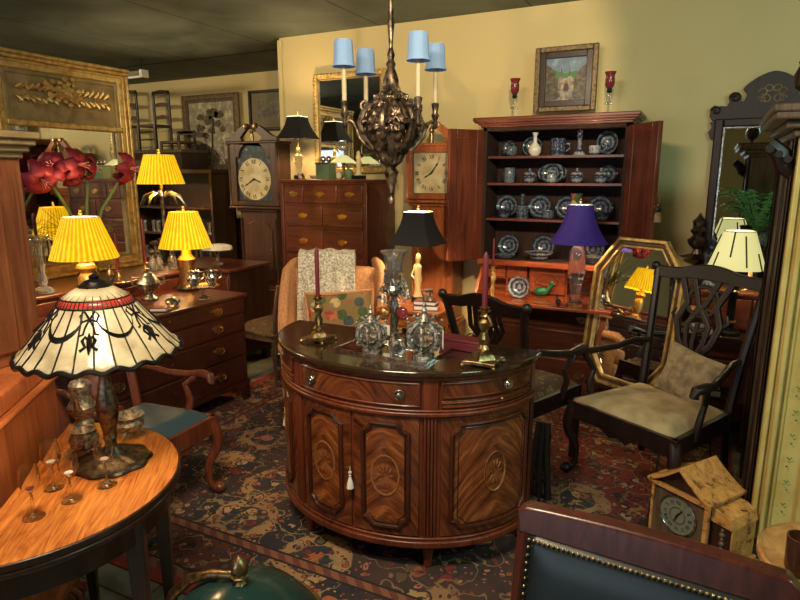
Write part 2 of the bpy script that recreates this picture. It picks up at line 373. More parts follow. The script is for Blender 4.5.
def copy_tree(o, parent=None):
    c = o.copy(); COL.objects.link(c); c.parent = parent
    for ch in kids(o): copy_tree(ch, c)
    return c
def dup(root, loc, rz, label, sc=None):
    c = copy_tree(root); c.location = loc; c.rotation_euler = (root.rotation_euler.x, 0, rz); c['label'] = label
    if sc: c.scale = (sc, sc, sc)
    return c
def single(o, label, cat, loc=None, rz=0, group=None, rx=0):
    tag(o, label, cat, group)
    if loc is not None: o.location = loc
    o.rotation_euler = (rx, 0, rz); return o
def arc(cx, cz, r, a0, a1, n=8): return [(cx+r*math.cos(math.radians(a0+(a1-a0)*k/n)), cz+r*math.sin(math.radians(a0+(a1-a0)*k/n))) for k in range(n+1)]
def spiral(cx, cz, r0, r1, a0, a1, n=14): return [(cx+(r0+(r1-r0)*k/n)*math.cos(math.radians(a0+(a1-a0)*k/n)), cz+(r0+(r1-r0)*k/n)*math.sin(math.radians(a0+(a1-a0)*k/n))) for k in range(n+1)]
# ---------------------------------------------------------------- setting
D = 4.5; CZ = 2.77; WX = -3.44
struct(G().box(-7.4, 2.9, -2.6, 5.95, -.12, 0).build('floor', 'floor'))
struct(G().box(-7.4, 2.9, -2.6, 5.95, CZ, CZ+.12).build('ceiling', 'ceil'))
struct(G().box(WX, 2.9, D, 5.95, 0, CZ).build('wall_back', 'wall'))
struct(G().box(-7.4, WX, 5.8, 5.95, 0, CZ).build('wall_far', 'wall'))
struct(G().box(-7.5, -7.4, -2.6, 5.95, 0, CZ).build('wall_left', 'wall'))
struct(G().box(2.9, 3.0, -2.6, 5.95, 0, CZ).build('wall_right', 'wall'))
g = G(); g.box(-7.4, -3.2, -2.7, -2.6, 0, CZ); g.box(0, 2.9, -2.7, -2.6, 0, CZ); g.box(-3.2, 0, -2.7, -2.6, 0, .5); g.box(-3.2, 0, -2.7, -2.6, 2.2, CZ)
struct(g.build('wall_front', 'wall'))
w = struct(G().frame(-3.2, 0, .5, 2.2, .07, -2.72, -2.6).build('window_1', 'darkw'))
G().box(-1.64, -1.56, -2.7, -2.62, .57, 2.13).build('mullion', 'darkw', w)
struct(G().box(WX-.012, WX+.03, 4.485, 4.498, 0, CZ-.02).build('trim_1', 'wall', bevel=.002))
# ---------------------------------------------------------------- rug
rug = G().box(-1.665, 1.665, -1.29, 1.29, 0, .009).build('persian_rug', 'rug')
single(rug, 'worn red, navy and cream floral Persian rug under the half-round commode', 'rug', (-1.395, 2.75, .001))
# ---------------------------------------------------------------- generic furniture
def handle(parent, x, y, z, s=1., m='brass', name='handle'):
    """bat-wing brass back plate with a bail pull, on a face looking to -y"""
    g = G(); pl = [(-.038, .004), (-.03, .016), (-.018, .012), (-.01, .022), (0, .016), (.01, .022), (.018, .012), (.03, .016), (.038, .004), (.026, -.006), (.02, -.018), (.008, -.014), (0, -.026), (-.008, -.014), (-.02, -.018), (-.026, -.006)]
    g.prism([(x+a*s, z+b*s) for a, b in pl], y-.003, y)
    bail = [(x+.025*s*math.cos(t), y-.012*s-.004, z+.004*s-.02*s*math.sin(t)) for t in [PI*k/8 for k in range(9)]]
    g.tube([(x+.025*s, y, z+.004*s)]+bail+[(x-.025*s, y, z+.004*s)], .0028*s, 6)
    return g.build(name, m, parent, ang=50)
def drawer_front(parent, x0, x1, z0, z1, y, m, hs=1, hm='brass', s=1., lock=False):
    g = G().box(x0+.004, x1-.004, y-.012, y+.02, z0+.004, z1-.004)
    dr = g.build('drawer', m, parent, bevel=.005)
    for k in range(hs):
        hx = (x0+x1)/2 if hs == 1 else x0+(x1-x0)*(.2 if k == 0 else .8)
        handle(dr, hx, y-.012, (z0+z1)/2, s, hm)
    if lock: G().at((x0+x1)/2, y-.013, (z0+z1)/2+.02, PI/2).lathe([(.007, 0), (.007, .003), (1e-4, .003)], 10).build('escutcheon', hm, dr)
    return dr
def chest(name, label, cat, w, d, h, rows, m, dm, loc, rz, base=.12, hs=1., hm='brass', s=1., foot='bracket', over=.02, topm=None):
    t = thing(name, label, cat, loc, rz)
    G().box(-w/2, w/2, -d/2, d/2, base, h-.03).build('carcass', m, t, bevel=.003)
    g = G().box(-w/2-over, w/2+over, -d/2-over, d/2, h-.022, h); g.box(-w/2-over*.5, w/2+over*.5, -d/2-over*.5, d/2, h-.036, h-.022)
    g.build('top', topm or dm, t, bevel=.005)
    for sx in (-1, 1):
        for sy in (-1, 1):
            g = G()
            if foot == 'bracket':
                L = min(.14, w*.2)
                o = [(0, 0), (.055, 0), (.06, base*.45), (.09, base*.62), (L, base*.7), (L, base), (0, base)]
                g.prism([(sx*(w/2+.008-a), b) for a, b in o], sy*(d/2+.008)-(.02 if sy > 0 else 0), sy*(d/2+.008)+(.02 if sy < 0 else 0))
                g.M = Matrix.Rotation(PI/2, 4, 'Z'); L2 = [(a, b) for a, b in o]
                g.prism([(sy*(d/2+.008-a), b) for a, b in L2], -sx*(w/2+.008), -sx*(w/2-.014))
            g.build('foot', m, t, bevel=.002)
    g = G().box(-w/2-.012, w/2+.012, -d/2-.012, d/2, base-.012, base+.02); g.build('base_moulding', m, t, bevel=.004)
    for (z0, z1, cols) in rows:
        x = -w/2+.02; W = w-.04; tot = sum(abs(c) for c in cols)
        for c in cols:
            x1 = x+W*abs(c)/tot
            drawer_front(t, x, x1, z0, z1, -d/2, dm, (2 if abs(c)/tot*w > .62 else 1), hm, s, abs(c)/tot*w > .62); x = x1
    return t
# tallboy against the back wall
tb = chest('tallboy_chest', 'tall reddish mahogany chest with brass-handled drawers behind the wing chair', 'chest of drawers', .78, .48, 1.57,
    [(1.38, 1.53, [.28, .45, .33]), (1.2, 1.37, [1, 1]), (.98, 1.19, [1, 1]), (.73, .97, [1]), (.45, .72, [1]), (.15, .44, [1])], 'redwoodV', 'redwood', (-2.69, 4.235, 0), 0, s=1.15, base=.13)
for sx in (-1, 1):
    G().box(sx*.39-.015, sx*.39+.015, -.252, -.24, .15, 1.54).build('corner_pilaster', 'redwoodV', tb, bevel=.003)
# left chest facing +x
lc = chest('low_chest', 'dark mahogany four-drawer chest with brass handles behind the stained glass lamp', 'chest of drawers', 1.36, .56, .7795,
    [(.65, .755, [1]), (.52, .645, [1]), (.345, .515, [1]), (.15, .34, [1])], 'chestw', 'chestw', (-3.13, 2.53, .0105), PI/2, s=1.35, base=.13, hm='oldbrass', topm='darkred')
# sideboard behind it
sb = chest('sideboard', 'brown sideboard behind the low chest carrying the gilt mirror', 'sideboard', 1.75, .66, .9, [(.72, .86, [1, 1]), (.5, .71, [1, 1])], 'mahogY', 'darkred', (-3.8, 2.5, 0), PI/2, base=.13, hm='oldbrass')
# ---------------------------------------------------------------- gilt trumeau mirror (faces +x)
MX = -4.02
pr = atx(124, 75, MX); pm = atx(64, 96, MX); ztop = atx(122, 73, MX).z
hw = (pr.y-pm.y); cy = pm.y
tm = thing('trumeau_mirror', 'large gilt overmantel mirror with carved floral panel standing on the sideboard', 'mirror', (MX, cy, .902), PI/2)
H2 = ztop-.902
g = G().frame(-hw, hw, 0, H2, .085, -.02, .03).frame(-hw, hw, 0, H2, .022, -.04, -.02).frame(-hw+.032, hw-.032, .032, H2-.032, .018, -.032, -.02); g.build('frame', 'gold', tm, bevel=.006)
G().frame(-hw+.085, hw-.085, .085, H2-.085, .03, -.02, .015).build('inner_moulding', 'goldd', tm, bevel=.006)
G().box(-hw-.008, hw+.008, -.06, .04, H2-.005, H2+.02).box(-hw-.004, hw+.004, -.05, .035, H2-.03, H2-.005).build('cornice', 'gold', tm, bevel=.008)
zp = atx(64, 123, MX).z-.902
G().box(-hw+.1, hw-.1, -.005, .02, zp, H2-.1).build('upper_panel', 'goldd', tm)
G().box(-hw+.08, hw-.08, -.04, .02, zp-.04, zp).build('cross_rail', 'gold', tm, bevel=.008)
G().box(-hw+.1, hw-.1, .0, .015, .1, zp-.04).build('mirror_plate', 'mirror', tm)
zc = atx(62, 96, MX).z-.902
g = G()
for sgn in (-1, 1):
    g.tube([(sgn*(.03+.3*k/9), -.022-.01*math.sin(k), zc-.02+.025*math.sin(k*1.1)-.004*k) for k in range(10)], [.017-.001*k for k in range(10)], 6)
    for k in range(7):
        x = sgn*(.06+.04*k); g.tube([(x, -.02, zc+.01), (x+sgn*.02, -.035, zc+.035+.01*(k % 2)), (x+sgn*.045, -.02, zc+.02)], [.006, .019, .005], 6, flat=.8)
        g.tube([(x, -.02, zc-.02), (x+sgn*.02, -.035, zc-.045-.012*((k+1) % 2)), (x+sgn*.045, -.02, zc-.03)], [.006, .017, .005], 6, flat=.8)
for k in range(26):
    a = k*2.4; r = .011*k**.75; g.ball((r*math.cos(a), -.03, zc+.03+r*math.sin(a)*.8), .02, 8, sy=.7)
g.tube([(-.16, -.025, zc+.075), (-.1, -.035, zc+.04), (.1, -.035, zc-.06)], [.022, .014, .01], 8); g.tube([(-.09, -.025, zc+.07), (-.14, -.025, zc+.035), (-.1, -.03, zc+.02)], .008, 6)
g.build('carved_flowers', 'gold', tm)
# ---------------------------------------------------------------- half-round commode
A, B = .6, .5
cm = thing('half_round_commode', 'half-round flame mahogany commode with inlaid doors and dark polished top in mid floor', 'commode', (-1.19, 2.44, .012))
def el(th, z, off=0, a=A, b=B): return ((a+off)*math.cos(th), (b+off)*math.sin(th), z)
def dshape(a, b, n=48, back=.0): return [(a*math.cos(PI+PI*k/n), b*math.sin(PI+PI*k/n)) for k in range(n+1)]+[(a, back), (-a, back)]
def band(g, th0, th1, z0, z1, o0, o1, n=16):
    vs = []
    for k in range(n+1):
        t = th0+(th1-th0)*k/n
        vs += [el(t, z0, o0), el(t, z0, o1), el(t, z1, o1), el(t, z1, o0)]
    fs = [(4*k+i, 4*k+(i+1) % 4, 4*k+4+(i+1) % 4, 4*k+4+i) for k in range(n) for i in range(4)]
    return g.add(vs, fs+[(0, 1, 2, 3), (4*n+3, 4*n+2, 4*n+1, 4*n)])
G().prismz(dshape(A, B), .13, .83).build('body', 'mahog', cm)
g = G().prismz(dshape(A+.03, B+.03, back=.02), .835, .862); g.build('top', 'top', cm, bevel=.008)
g = G().prismz(dshape(A+.014, B+.014), .82, .836); g.build('top_moulding', 'mahog', cm, bevel=.005)
g = G(); band(g, PI, 2*PI, .672, .69, -.01, .02, 48); band(g, PI, 2*PI, .69, .7, -.01, .012, 48); g.build('waist_moulding', 'mahog', cm, bevel=.005)
g = G(); band(g, PI, 2*PI, .11, .138, -.02, .024, 48); band(g, PI, 2*PI, .138, .15, -.02, .012, 48); g.build('base_moulding', 'mahog', cm, bevel=.005)
dth = math.asin(.31/A); TL, TR = 1.5*PI-dth, 1.5*PI+dth
for t in (PI+.05, TL, TR, 2*PI-.05):
    x, y, _ = el(t, 0, -.03)
    G().lathe([(.016, 0), (.02, .02), (.017, .03), (.028, .1), (.034, .112), (.03, .12)], 12, (x, y, 0)).build('foot', 'mahog', cm)
    g = G()
    for q in (-.03, -.01, .01, .03): band(g, t+q*1.15-.007, t+q*1.15+.007, .14, .672, 0, .01, 2)
    band(g, t-.05, t+.05, .7, .82, 0, .008, 3); g.build('pilaster', 'mahog', cm, bevel=.002)
def knob(parent, t, z, s=1.):
    x, y, _ = el(t, 0, .012); nrm = math.atan2(math.sin(t)/B, math.cos(t)/A)
    g = G().mat(Matrix.Translation((x, y, z)) @ Matrix.Rotation(nrm, 4, 'Z') @ Matrix.Rotation(PI/2, 4, 'Y'))
    g.lathe([(.02*s, 0), (.02*s, .003), (.014*s, .004), (.013*s, .002), (.006*s, .002), (.006*s, .01), (.011*s, .014), (.009*s, .02), (1e-4, .021)], 14)
    g.tube([(0.017*s*math.cos(a), .017*s*math.sin(a), .012) for a in [2*PI*k/14 for k in range(14)]], .0022, 6, True); return g.build('knob', 'silver', parent)
def cdrawer(th0, th1, z0, z1, knobs):
    g = G(); band(g, th0, th1, z0, z1, 0, .008, 16); o = g.build('drawer', 'flame2', cm, bevel=.002)
    g = G(); pth = [el(th0+(th1-th0)*k/16, z0+.008, .01) for k in range(17)]+[el(th1-(th1-th0)*k/16, z1-.008, .01) for k in range(17)]
    g.tube(pth, .0035, 6, True); g.build('cockbead', 'mahog', o)
    for k in knobs: knob(o, th0+(th1-th0)*k, (z0+z1)/2)
    return o
m_ = .075
cdrawer(TL+m_, TR-m_, .708, .815, (.14, .86))
for a0, a1 in ((PI+.11, TL-m_), (TR+m_, 2*PI-.11)):
    cdrawer(a0, a1, .742, .815, (.6,))
    o = cdrawer(a0, a1, .704, .736, ()); x, y, z = el((a0+a1)/2+.04, .72, .012); G().ball((x, y, z), .009, 8).build('knob', 'copper', o)
def cdoor(th0, th1):
    g = G(); band(g, th0, th1, .155, .668, 0, .007, 12); o = g.build('door', 'flame2', cm, bevel=.002)
    L = (th1-th0); mg = .042; n = .045; R_ = .58     # notch
    u0, u1 = th0+mg/R_*1.0, th1-mg/R_*1.0; z0, z1 = .155+.038, .668-.032; nu = n/R_
    poly = []
    def seg(a, b, k=8):
        for i in range(k): poly.append((a[0]+(b[0]-a[0])*i/k, a[1]+(b[1]-a[1])*i/k))
    def notch(cu, cz, a0, a1):
        for i in range(6):
            q = math.radians(a0+(a1-a0)*i/6); poly.append((cu+nu*.75*math.cos(q), cz+n*.75*math.sin(q)))
    seg((u0+nu, z0), (u1-nu, z0)); notch(u1, z0, 180, 90); seg((u1, z0+n), (u1, z1-n), 6); notch(u1, z1, 270, 180)
    seg((u1-nu, z1), (u0+nu, z1)); notch(u0, z1, 360, 270); seg((u0, z1-n), (u0, z0+n), 6); notch(u0, z0, 90, 0)
    G().tube([el(a, z, .012) for a, z in poly], .009, 8, True).build('panel_moulding', 'mould', o)
    G().tube([el((u0+u1)/2+(a-(u0+u1)/2)*.86, (z0+z1)/2+(z-(z0+z1)/2)*.93, .009) for a, z in poly], .0025, 6, True).build('inner_bead', 'darkw', o)
    # veneer panel in its own local frame so that the figure is centred on it
    tm_ = (u0+u1)/2; cx, cyy, _ = el(tm_, 0, 0); nr = math.atan2(math.sin(tm_)/B, math.cos(tm_)/A)+PI/2
    Rm = Matrix.Translation((cx, cyy, (z0+z1)/2-.13)) @ Matrix.Rotation(nr, 4, 'Z'); Ri = Rm.inverted()
    g = G(); band(g, u0+.02, u1-.02, z0+.012, z1-.012, 0, .0095, 12); g.v = [tuple(Ri @ Vector(p)) for p in g.v]
    pn = g.build('veneer_panel', 'flame', o); pn.matrix_local = Rm
    zc_ = (z0+z1)/2
    ov = [el(tm_+.055/R_*math.cos(a), zc_+.085*math.sin(a), .0105) for a in [2*PI*k/28 for k in range(28)]]
    G().tube(ov, .0045, 6, True, flat=.5).build('oval_inlay', 'inlayd', o)
    g = G()
    for k in range(10):
        a = 2*PI*k/10; p0 = el(tm_+.015/R_*math.cos(a), zc_+.02*math.sin(a), .0105); p1 = el(tm_+.034/R_*math.cos(a), zc_+.055*math.sin(a), .0105)
        g.tube([p0, tuple((p0[i]+p1[i])/2 for i in range(3)), p1], [.001, .004, .001], 6, flat=.4)
    g.build('flower_inlay', 'inlayd', o)
    return o
mid = 1.5*PI
d1 = cdoor(TL+m_, mid-.01); d2 = cdoor(mid+.01, TR-m_); d3 = cdoor(TR+m_, 2*PI-.11); d4 = cdoor(PI+.11, TL-m_)
def tassel(t, z, label):
    x, y, _ = el(t, 0, .016); r = thing('key_tassel', label, 'tassel', (-1.19+x*1.02, 2.44+y*1.02, z))
    G().tube([(0, 0, .03), (0, 0, 0)], .0025, 6).build('cord', 'ivory', r)
    G().ball((0, 0, .0), .008, 8).ball((0, 0, -.014), .006, 8).build('knot', 'white', r)
    G().lathe([(.003, -.018), (.006, -.024), (.012, -.045), (.015, -.068), (.001, -.07)], 14, wave=lambda a, z: 1+.12*math.sin(a*7)).build('fringe', 'paper', r)
    G().tube([(0, .01, .03), (0, -.012, .03), (.006, -.018, .03), (0, -.022, .03), (-.006, -.018, .03), (0, -.012, .03)], .0016, 6).build('key', 'oldbrass', r)
tassel(mid, .42, 'cream tassel hanging from the key between the two front doors of the commode')
tassel(PI+.33, .44, 'cream tassel hanging from the key at the left flank of the commode')
# ---------------------------------------------------------------- secretary with open doors
SX = -.955
t = thing('secretary_bookcase', 'tall red mahogany secretary with open doors full of blue china', 'secretary', (SX, 4.22, 0))
hw = .49
g = G().box(-hw, hw, -.14, .25, .12, .75); g.build('lower_case', 'mahog', t, bevel=.003)
for z0, z1 in ((.14, .36), (.37, .56), (.57, .72)): drawer_front(t, -hw+.02, hw-.02, z0, z1, -.14, 'mahogH', 2, 'oldbrass', 1.1)
G().box(-hw, hw, -.38, -.14, .745, .765).build('writing_flap', 'deskw', t, bevel=.004)
g = G().box(-hw, hw, -.14, .25, .75, .765).box(-hw, hw, .18, .25, .765, .99); g.build('desk_well', 'deskw', t)
for sx in (-1, 1): G().at(sx*(hw-.01)-.01).mat(Matrix.Translation((sx*(hw-.01)-.01, 0, 0)) @ Matrix.Rotation(PI/2, 4, 'Z')).prism([(-.14, .765), (.25, .765), (.25, .99), (.02, .99)], -.02, 0).build('desk_side', 'deskw', t)
g = G()
for x in (-.3, -.13, .13, .3): g.box(x-.006, x+.006, .03, .18, .765, .975)
g.box(-hw+.02, hw-.02, .03, .18, .965, .98); g.box(-hw+.02, -.13, .03, .18, .86, .868); g.box(.13, hw-.02, .03, .18, .86, .868); g.build('pigeonholes', 'deskw', t)
G().box(-.125, .125, .01, .17, .77, .965).build('prospect_door', 'deskw', t, bevel=.006)
g = G(); fan = [(0, .83)]+[(.08*math.cos(a), .85+.07*math.sin(a)) for a in [PI*k/12 for k in range(13)]]; g.tube([(x, .006, z) for x, z in fan], .006, 6, True); g.build('fan_carving', 'deskw', t)
for x0 in (-.46, -.3, .15, .31):
    dr = G().box(x0, x0+.15, .02, .06, .87, .96).build('small_drawer', 'deskw', t, bevel=.004); G().ball((x0+.075, .013, .915), .008, 8).build('knob', 'brass', dr)
# upper case
z0, z1 = .99, 1.935
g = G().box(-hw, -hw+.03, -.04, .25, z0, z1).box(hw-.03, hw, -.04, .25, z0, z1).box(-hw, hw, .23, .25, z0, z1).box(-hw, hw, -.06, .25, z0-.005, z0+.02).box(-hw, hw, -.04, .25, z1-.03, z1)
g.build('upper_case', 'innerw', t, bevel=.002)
G().box(-hw-.01, hw+.01, -.075, -.04, z0-.02, z0+.018).build('waist_rail', 'deskw', t, bevel=.004)
g = G()
for i, (q, zz) in enumerate(((.015, 0), (.03, .014), (.052, .028), (.06, .04))): g.box(-hw-q, hw+q, -.04-q, .25, z1+zz-.005, z1+zz+.02)
g.build('cornice', 'redwood', t, bevel=.006)
SZ = [1.735, 1.55, 1.3]
for z in SZ: G().box(-hw+.03, hw-.03, -.01, .23, z-.016, z).build('shelf', 'redwood', t)
for sx, ang, nm in ((-1, 0, 'door'), (1, 0, 'door')):
    dw = .47
    hx, hy = SX+sx*hw, 4.18
    tipx = aty(449, 122, 3.95).x if sx < 0 else aty(662, 115, 3.93).x
    tipy = 3.95 if sx < 0 else 3.93
    a = math.atan2(tipy-hy, tipx-hx); dw = math.hypot(tipx-hx, tipy-hy)*1.0
    dr = G().box(0, dw, -.011, .011, 0, z1-z0-.03).build('door', 'redwoodV', t, bevel=.003)
    dr.location = (sx*hw, -.04, z0+.01); dr.rotation_euler = (0, 0, a)
    for ys in (-1, 1):
        G().frame(.0, dw, 0, z1-z0-.03, .06, ys*.011-.004, ys*.011+.004).build('rail_frame', 'redwoodV', dr, bevel=.003)
    if sx > 0:
        G().at(dw-.01, 0, .42).ball((0, .0, 0), .012, 8).build('knob', 'brass', dr)
kt = thing('key_tassel', 'dark beaded tassel hanging from the open right door of the secretary', 'tassel', (aty(657, 205, 3.93).x+.012, 3.91, aty(657, 205, 3.93).z))
G().tube([(0, 0, .08), (0, 0, 0)], .003, 6).build('cord', 'oldbrass', kt); G().ball((0, 0, 0), .014, 8).ball((.0, 0, -.026), .017, 8).build('bead', 'bronze', kt)
G().lathe([(.006, -.04), (.018, -.05), (.024, -.1), (.001, -.1)], 12, wave=lambda a, z: 1+.1*math.sin(6*a)).build('fringe', 'tan', kt)
# ---------------------------------------------------------------- longcase clocks
def roman(g, R, y, s, n=12):
    sets = ['XII', 'I', 'II', 'III', 'IIII', 'V', 'VI', 'VII', 'VIII', 'IX', 'X', 'XI']
    for k in range(12):
        a = -k*PI/6+PI/2; st = sets[k]; wd = {'I': .3, 'V': .75, 'X': .8}; tot = sum(wd[c] for c in st); x = -tot/2
        base = Matrix.Translation((R*math.cos(a), y, R*math.sin(a))) @ Matrix.Rotation(-(a-PI/2), 4, 'Y')
        g.M = base
        for c in st:
            q = x+wd[c]/2
            def bar(xa, za, xb, zb, t=.09):
                d = Vector((xb-xa, 0, zb-za)).normalized()*t*s; p = Vector((-d.z, 0, d.x))*.5
                g.add([(xa*s+p.x, 0, za*s+p.z), (xa*s-p.x, 0, za*s-p.z), (xb*s-p.x, 0, zb*s-p.z), (xb*s+p.x, 0, zb*s+p.z)], [(0, 1, 2, 3)])
            if c == 'I': bar(q, -.5, q, .5, .14)
            if c == 'V': bar(q-.25, .5, q, -.5, .16); bar(q+.25, .5, q, -.5)
            if c == 'X': bar(q-.28, .5, q+.28, -.5, .16); bar(q+.28, .5, q-.28, -.5)
            x += wd[c]
    g.M = Matrix.Identity(4); return g
def hand(g, ang, L, y, w=.006):
    a = PI/2-ang; d = Vector((math.cos(a), 0, math.sin(a))); p = Vector((-d.z, 0, d.x))
    pts = [d*(-.02), p*w, d*L*.6+p*w*.5, d*L*.68+p*w*1.5, d*L*.76+p*w*.4, d*L, d*L*.76-p*w*.4, d*L*.68-p*w*1.5, d*L*.6-p*w*.5, -p*w]
    return g.add([(v.x, y, v.z) for v in pts]+[(v.x, y-.002, v.z) for v in pts], [tuple(range(10)), tuple(range(19, 9, -1))]+[(k, 10+k, 10+(k+1) % 10, (k+1) % 10) for k in range(10)])
def longcase(label, loc, rz, m, H=2.06, hood_w=.44, trunk_w=.33, dialsq=.27, hz=1.4, arch=True, th=(0, 0), dz=None, baseh=.5):
    t = thing('longcase_clock', label, 'clock', loc, rz); d = .22
    bz = baseh
    G().box(-hood_w/2+.01, hood_w/2-.01, -d/2, d/2, .08, bz).build('base', m, t, bevel=.004)
    G().box(-hood_w/2-.005, hood_w/2+.005, -d/2-.015, d/2, 0, .09).build('plinth', m, t, bevel=.006)
    g = G().box(-hood_w/2+.005, hood_w/2-.005, -d/2-.006, d/2, bz, bz+.02).box(-trunk_w/2-.02, trunk_w/2+.02, -d/2+.01, d/2, bz+.02, bz+.045); g.build('base_moulding', m, t, bevel=.006)
    G().box(-trunk_w/2, trunk_w/2, -d/2+.025, d/2, bz+.04, hz-.04).build('trunk', m, t, bevel=.004)
    dw = trunk_w/2-.055
    pts = [(-dw, bz+.1), (dw, bz+.1), (dw, hz-.2)]+[(dw*math.cos(a)*.85, hz-.2+.07*math.sin(a)) for a in [PI*k/10 for k in range(11)]]+[(-dw, hz-.2)]
    o = G().prism(pts, -d/2+.013, -d/2+.03).build('trunk_door', m, t, bevel=.004)
    G().ball((dw-.015, -d/2+.01, (bz+hz)/2), .006, 8).build('escutcheon', 'oldbrass', o)
    for sx in (-1, 1): G().lathe([(.012, 0), (.009, .01), (.009, hz-bz-.2), (.012, hz-bz-.19)], 10, (sx*(trunk_w/2-.012), -d/2+.02, bz+.08)).build('quarter_column', m, t)
    g = G().box(-trunk_w/2-.02, trunk_w/2+.02, -d/2, d/2, hz-.05, hz-.025).box(-hood_w/2-.005, hood_w/2+.005, -d/2-.03, d/2, hz-.025, hz); g.build('throat_moulding', m, t, bevel=.008)
    q = hood_w/2-.02; ds = dialsq/2; zc = hz+.05+ds; hy = -d/2-.025
    top = zc+ds+(.12 if arch else .05)
    G().box(-q, q, hy+.03, d/2, hz, top).build('hood', m, t, bevel=.003)
    # hood door with arched opening
    out = [(-q, hz+.005), (q, hz+.005), (q, top), (-q, top)]
    g = G().box(-q, -ds-.004, hy, hy+.03, hz+.005, top).box(ds+.004, q, hy, hy+.03, hz+.005, top).box(-ds-.004, ds+.004, hy, hy+.03, hz+.005, zc-ds-.004)
    n = 12; ra = ds*.82 if arch else 0; zt = zc+ds
    if arch:
        up_ = [(-ds-.004, top), (-ds-.004, zt)]+[(-ra*math.cos(PI*k/n), zt+ra*math.sin(PI*k/n)*.85) for k in range(n+1)]+[(ds+.004, zt), (ds+.004, top)]
        g.prism(up_, hy, hy+.03)
    else: g.box(-ds-.004, ds+.004, hy, hy+.03, zt, top)
    g.build('hood_door', m, t, bevel=.003)
    pts = [(-ds, zc-ds), (ds, zc-ds), (ds, zt)]+([(ra*math.cos(PI*k/n), zt+ra*math.sin(PI*k/n)*.85) for k in range(n+1)] if arch else [])+[(-ds, zt)]
    dl = G().prism(pts, hy+.02, hy+.029).build('dial', M['dialgreen'] if arch else M['dial'], t)
    if arch:
        G().at(0, hy+.019, zc, PI/2).lathe([(ds*.97, 0), (ds*.97, .003), (1e-4, .003)], 40).build('chapter_disc', 'dial', dl)
    g = G().at(0, 0, 0); g = roman(g, ds*.8, 0, ds*.2); g.v = [(x, hy+.0135, z+zc) for x, y, z in g.v]; g.build('numerals', 'black', dl)
    g = G(); hand(g, th[0], ds*.5, 0); hand(g, th[1], ds*.75, -.003); g.v = [(x, y+hy+.012, z+zc) for x, y, z in g.v]; g.build('hands', 'black', dl)
    for sx in (-1, 1): G().lathe([(.014, 0), (.01, .012), (.009, .1), (.01, top-hz-.03), (.015, top-hz-.01)], 10, (sx*(q-.002), hy+.0, hz+.01)).build('hood_column', m, t)
    G().box(-q-.02, q+.02, hy-.015, d/2, top, top+.02).build('hood_cornice', m, t, bevel=.006)
    for sx in (-1, 1):       # swan neck
        pts = [(q+.02, 0), (q+.02, .03)]+[(q+.02-(q-.03)*k/8, .03+.11*(1-math.cos(PI*k/8))/2) for k in range(1, 9)]+arc(.055, .125, .026, 60, 250, 6)+[(.08, .07), (.12, .03), (.1, 0)]
        G().prism([(sx*a, top+.02+b) for a, b in pts], hy-.01, hy+.03).build('swan_neck', m, t, bevel=.003)
        G().at(sx*.055, hy-.012, top+.145, PI/2).lathe([(.022, -.0), (.022, .012), (.01, .016), (1e-4, .016)], 12).build('rosette', 'oldbrass', t)
    G().lathe([(.018, 0), (.018, .06), (.01, .065), (.022, .085), (.02, .1), (.004, .12), (.002, .14)], 12, (0, hy+.01, top+.02)).build('finial', 'oldbrass', t)
    return t
mm = NT('green_painted_dial'); nz = mm.n('TexNoise', Vector=mm.coord(), Scale=22., Detail=3.)
M['dialgreen'] = mm.p(Base__Color=mm.ramp(nz, [(.42, (.015, .03, .05)), (.58, (.03, .06, .08)), (.68, (.2, .2, .12))]), Roughness=.5)
p = aty(254, 182, 4.35)
longcase('dark walnut longcase clock with arched painted dial left of the tall chest', (p.x+.03, 4.44, 0), 0, 'walnutd', hood_w=.58, trunk_w=.42, dialsq=.38, hz=1.33, th=(PI*2*3.67/12, PI*2*40/60), baseh=.55)
p = aty(440, 148, 4.35)
longcase('orange cherry longcase clock with white dial partly behind the open secretary door', (p.x-.02, 4.36, 0), 0, 'cherry', hood_w=.44, trunk_w=.36, dialsq=.3, hz=1.42, arch=False, th=(PI*2*8/12, PI*2*6/60), baseh=.45)
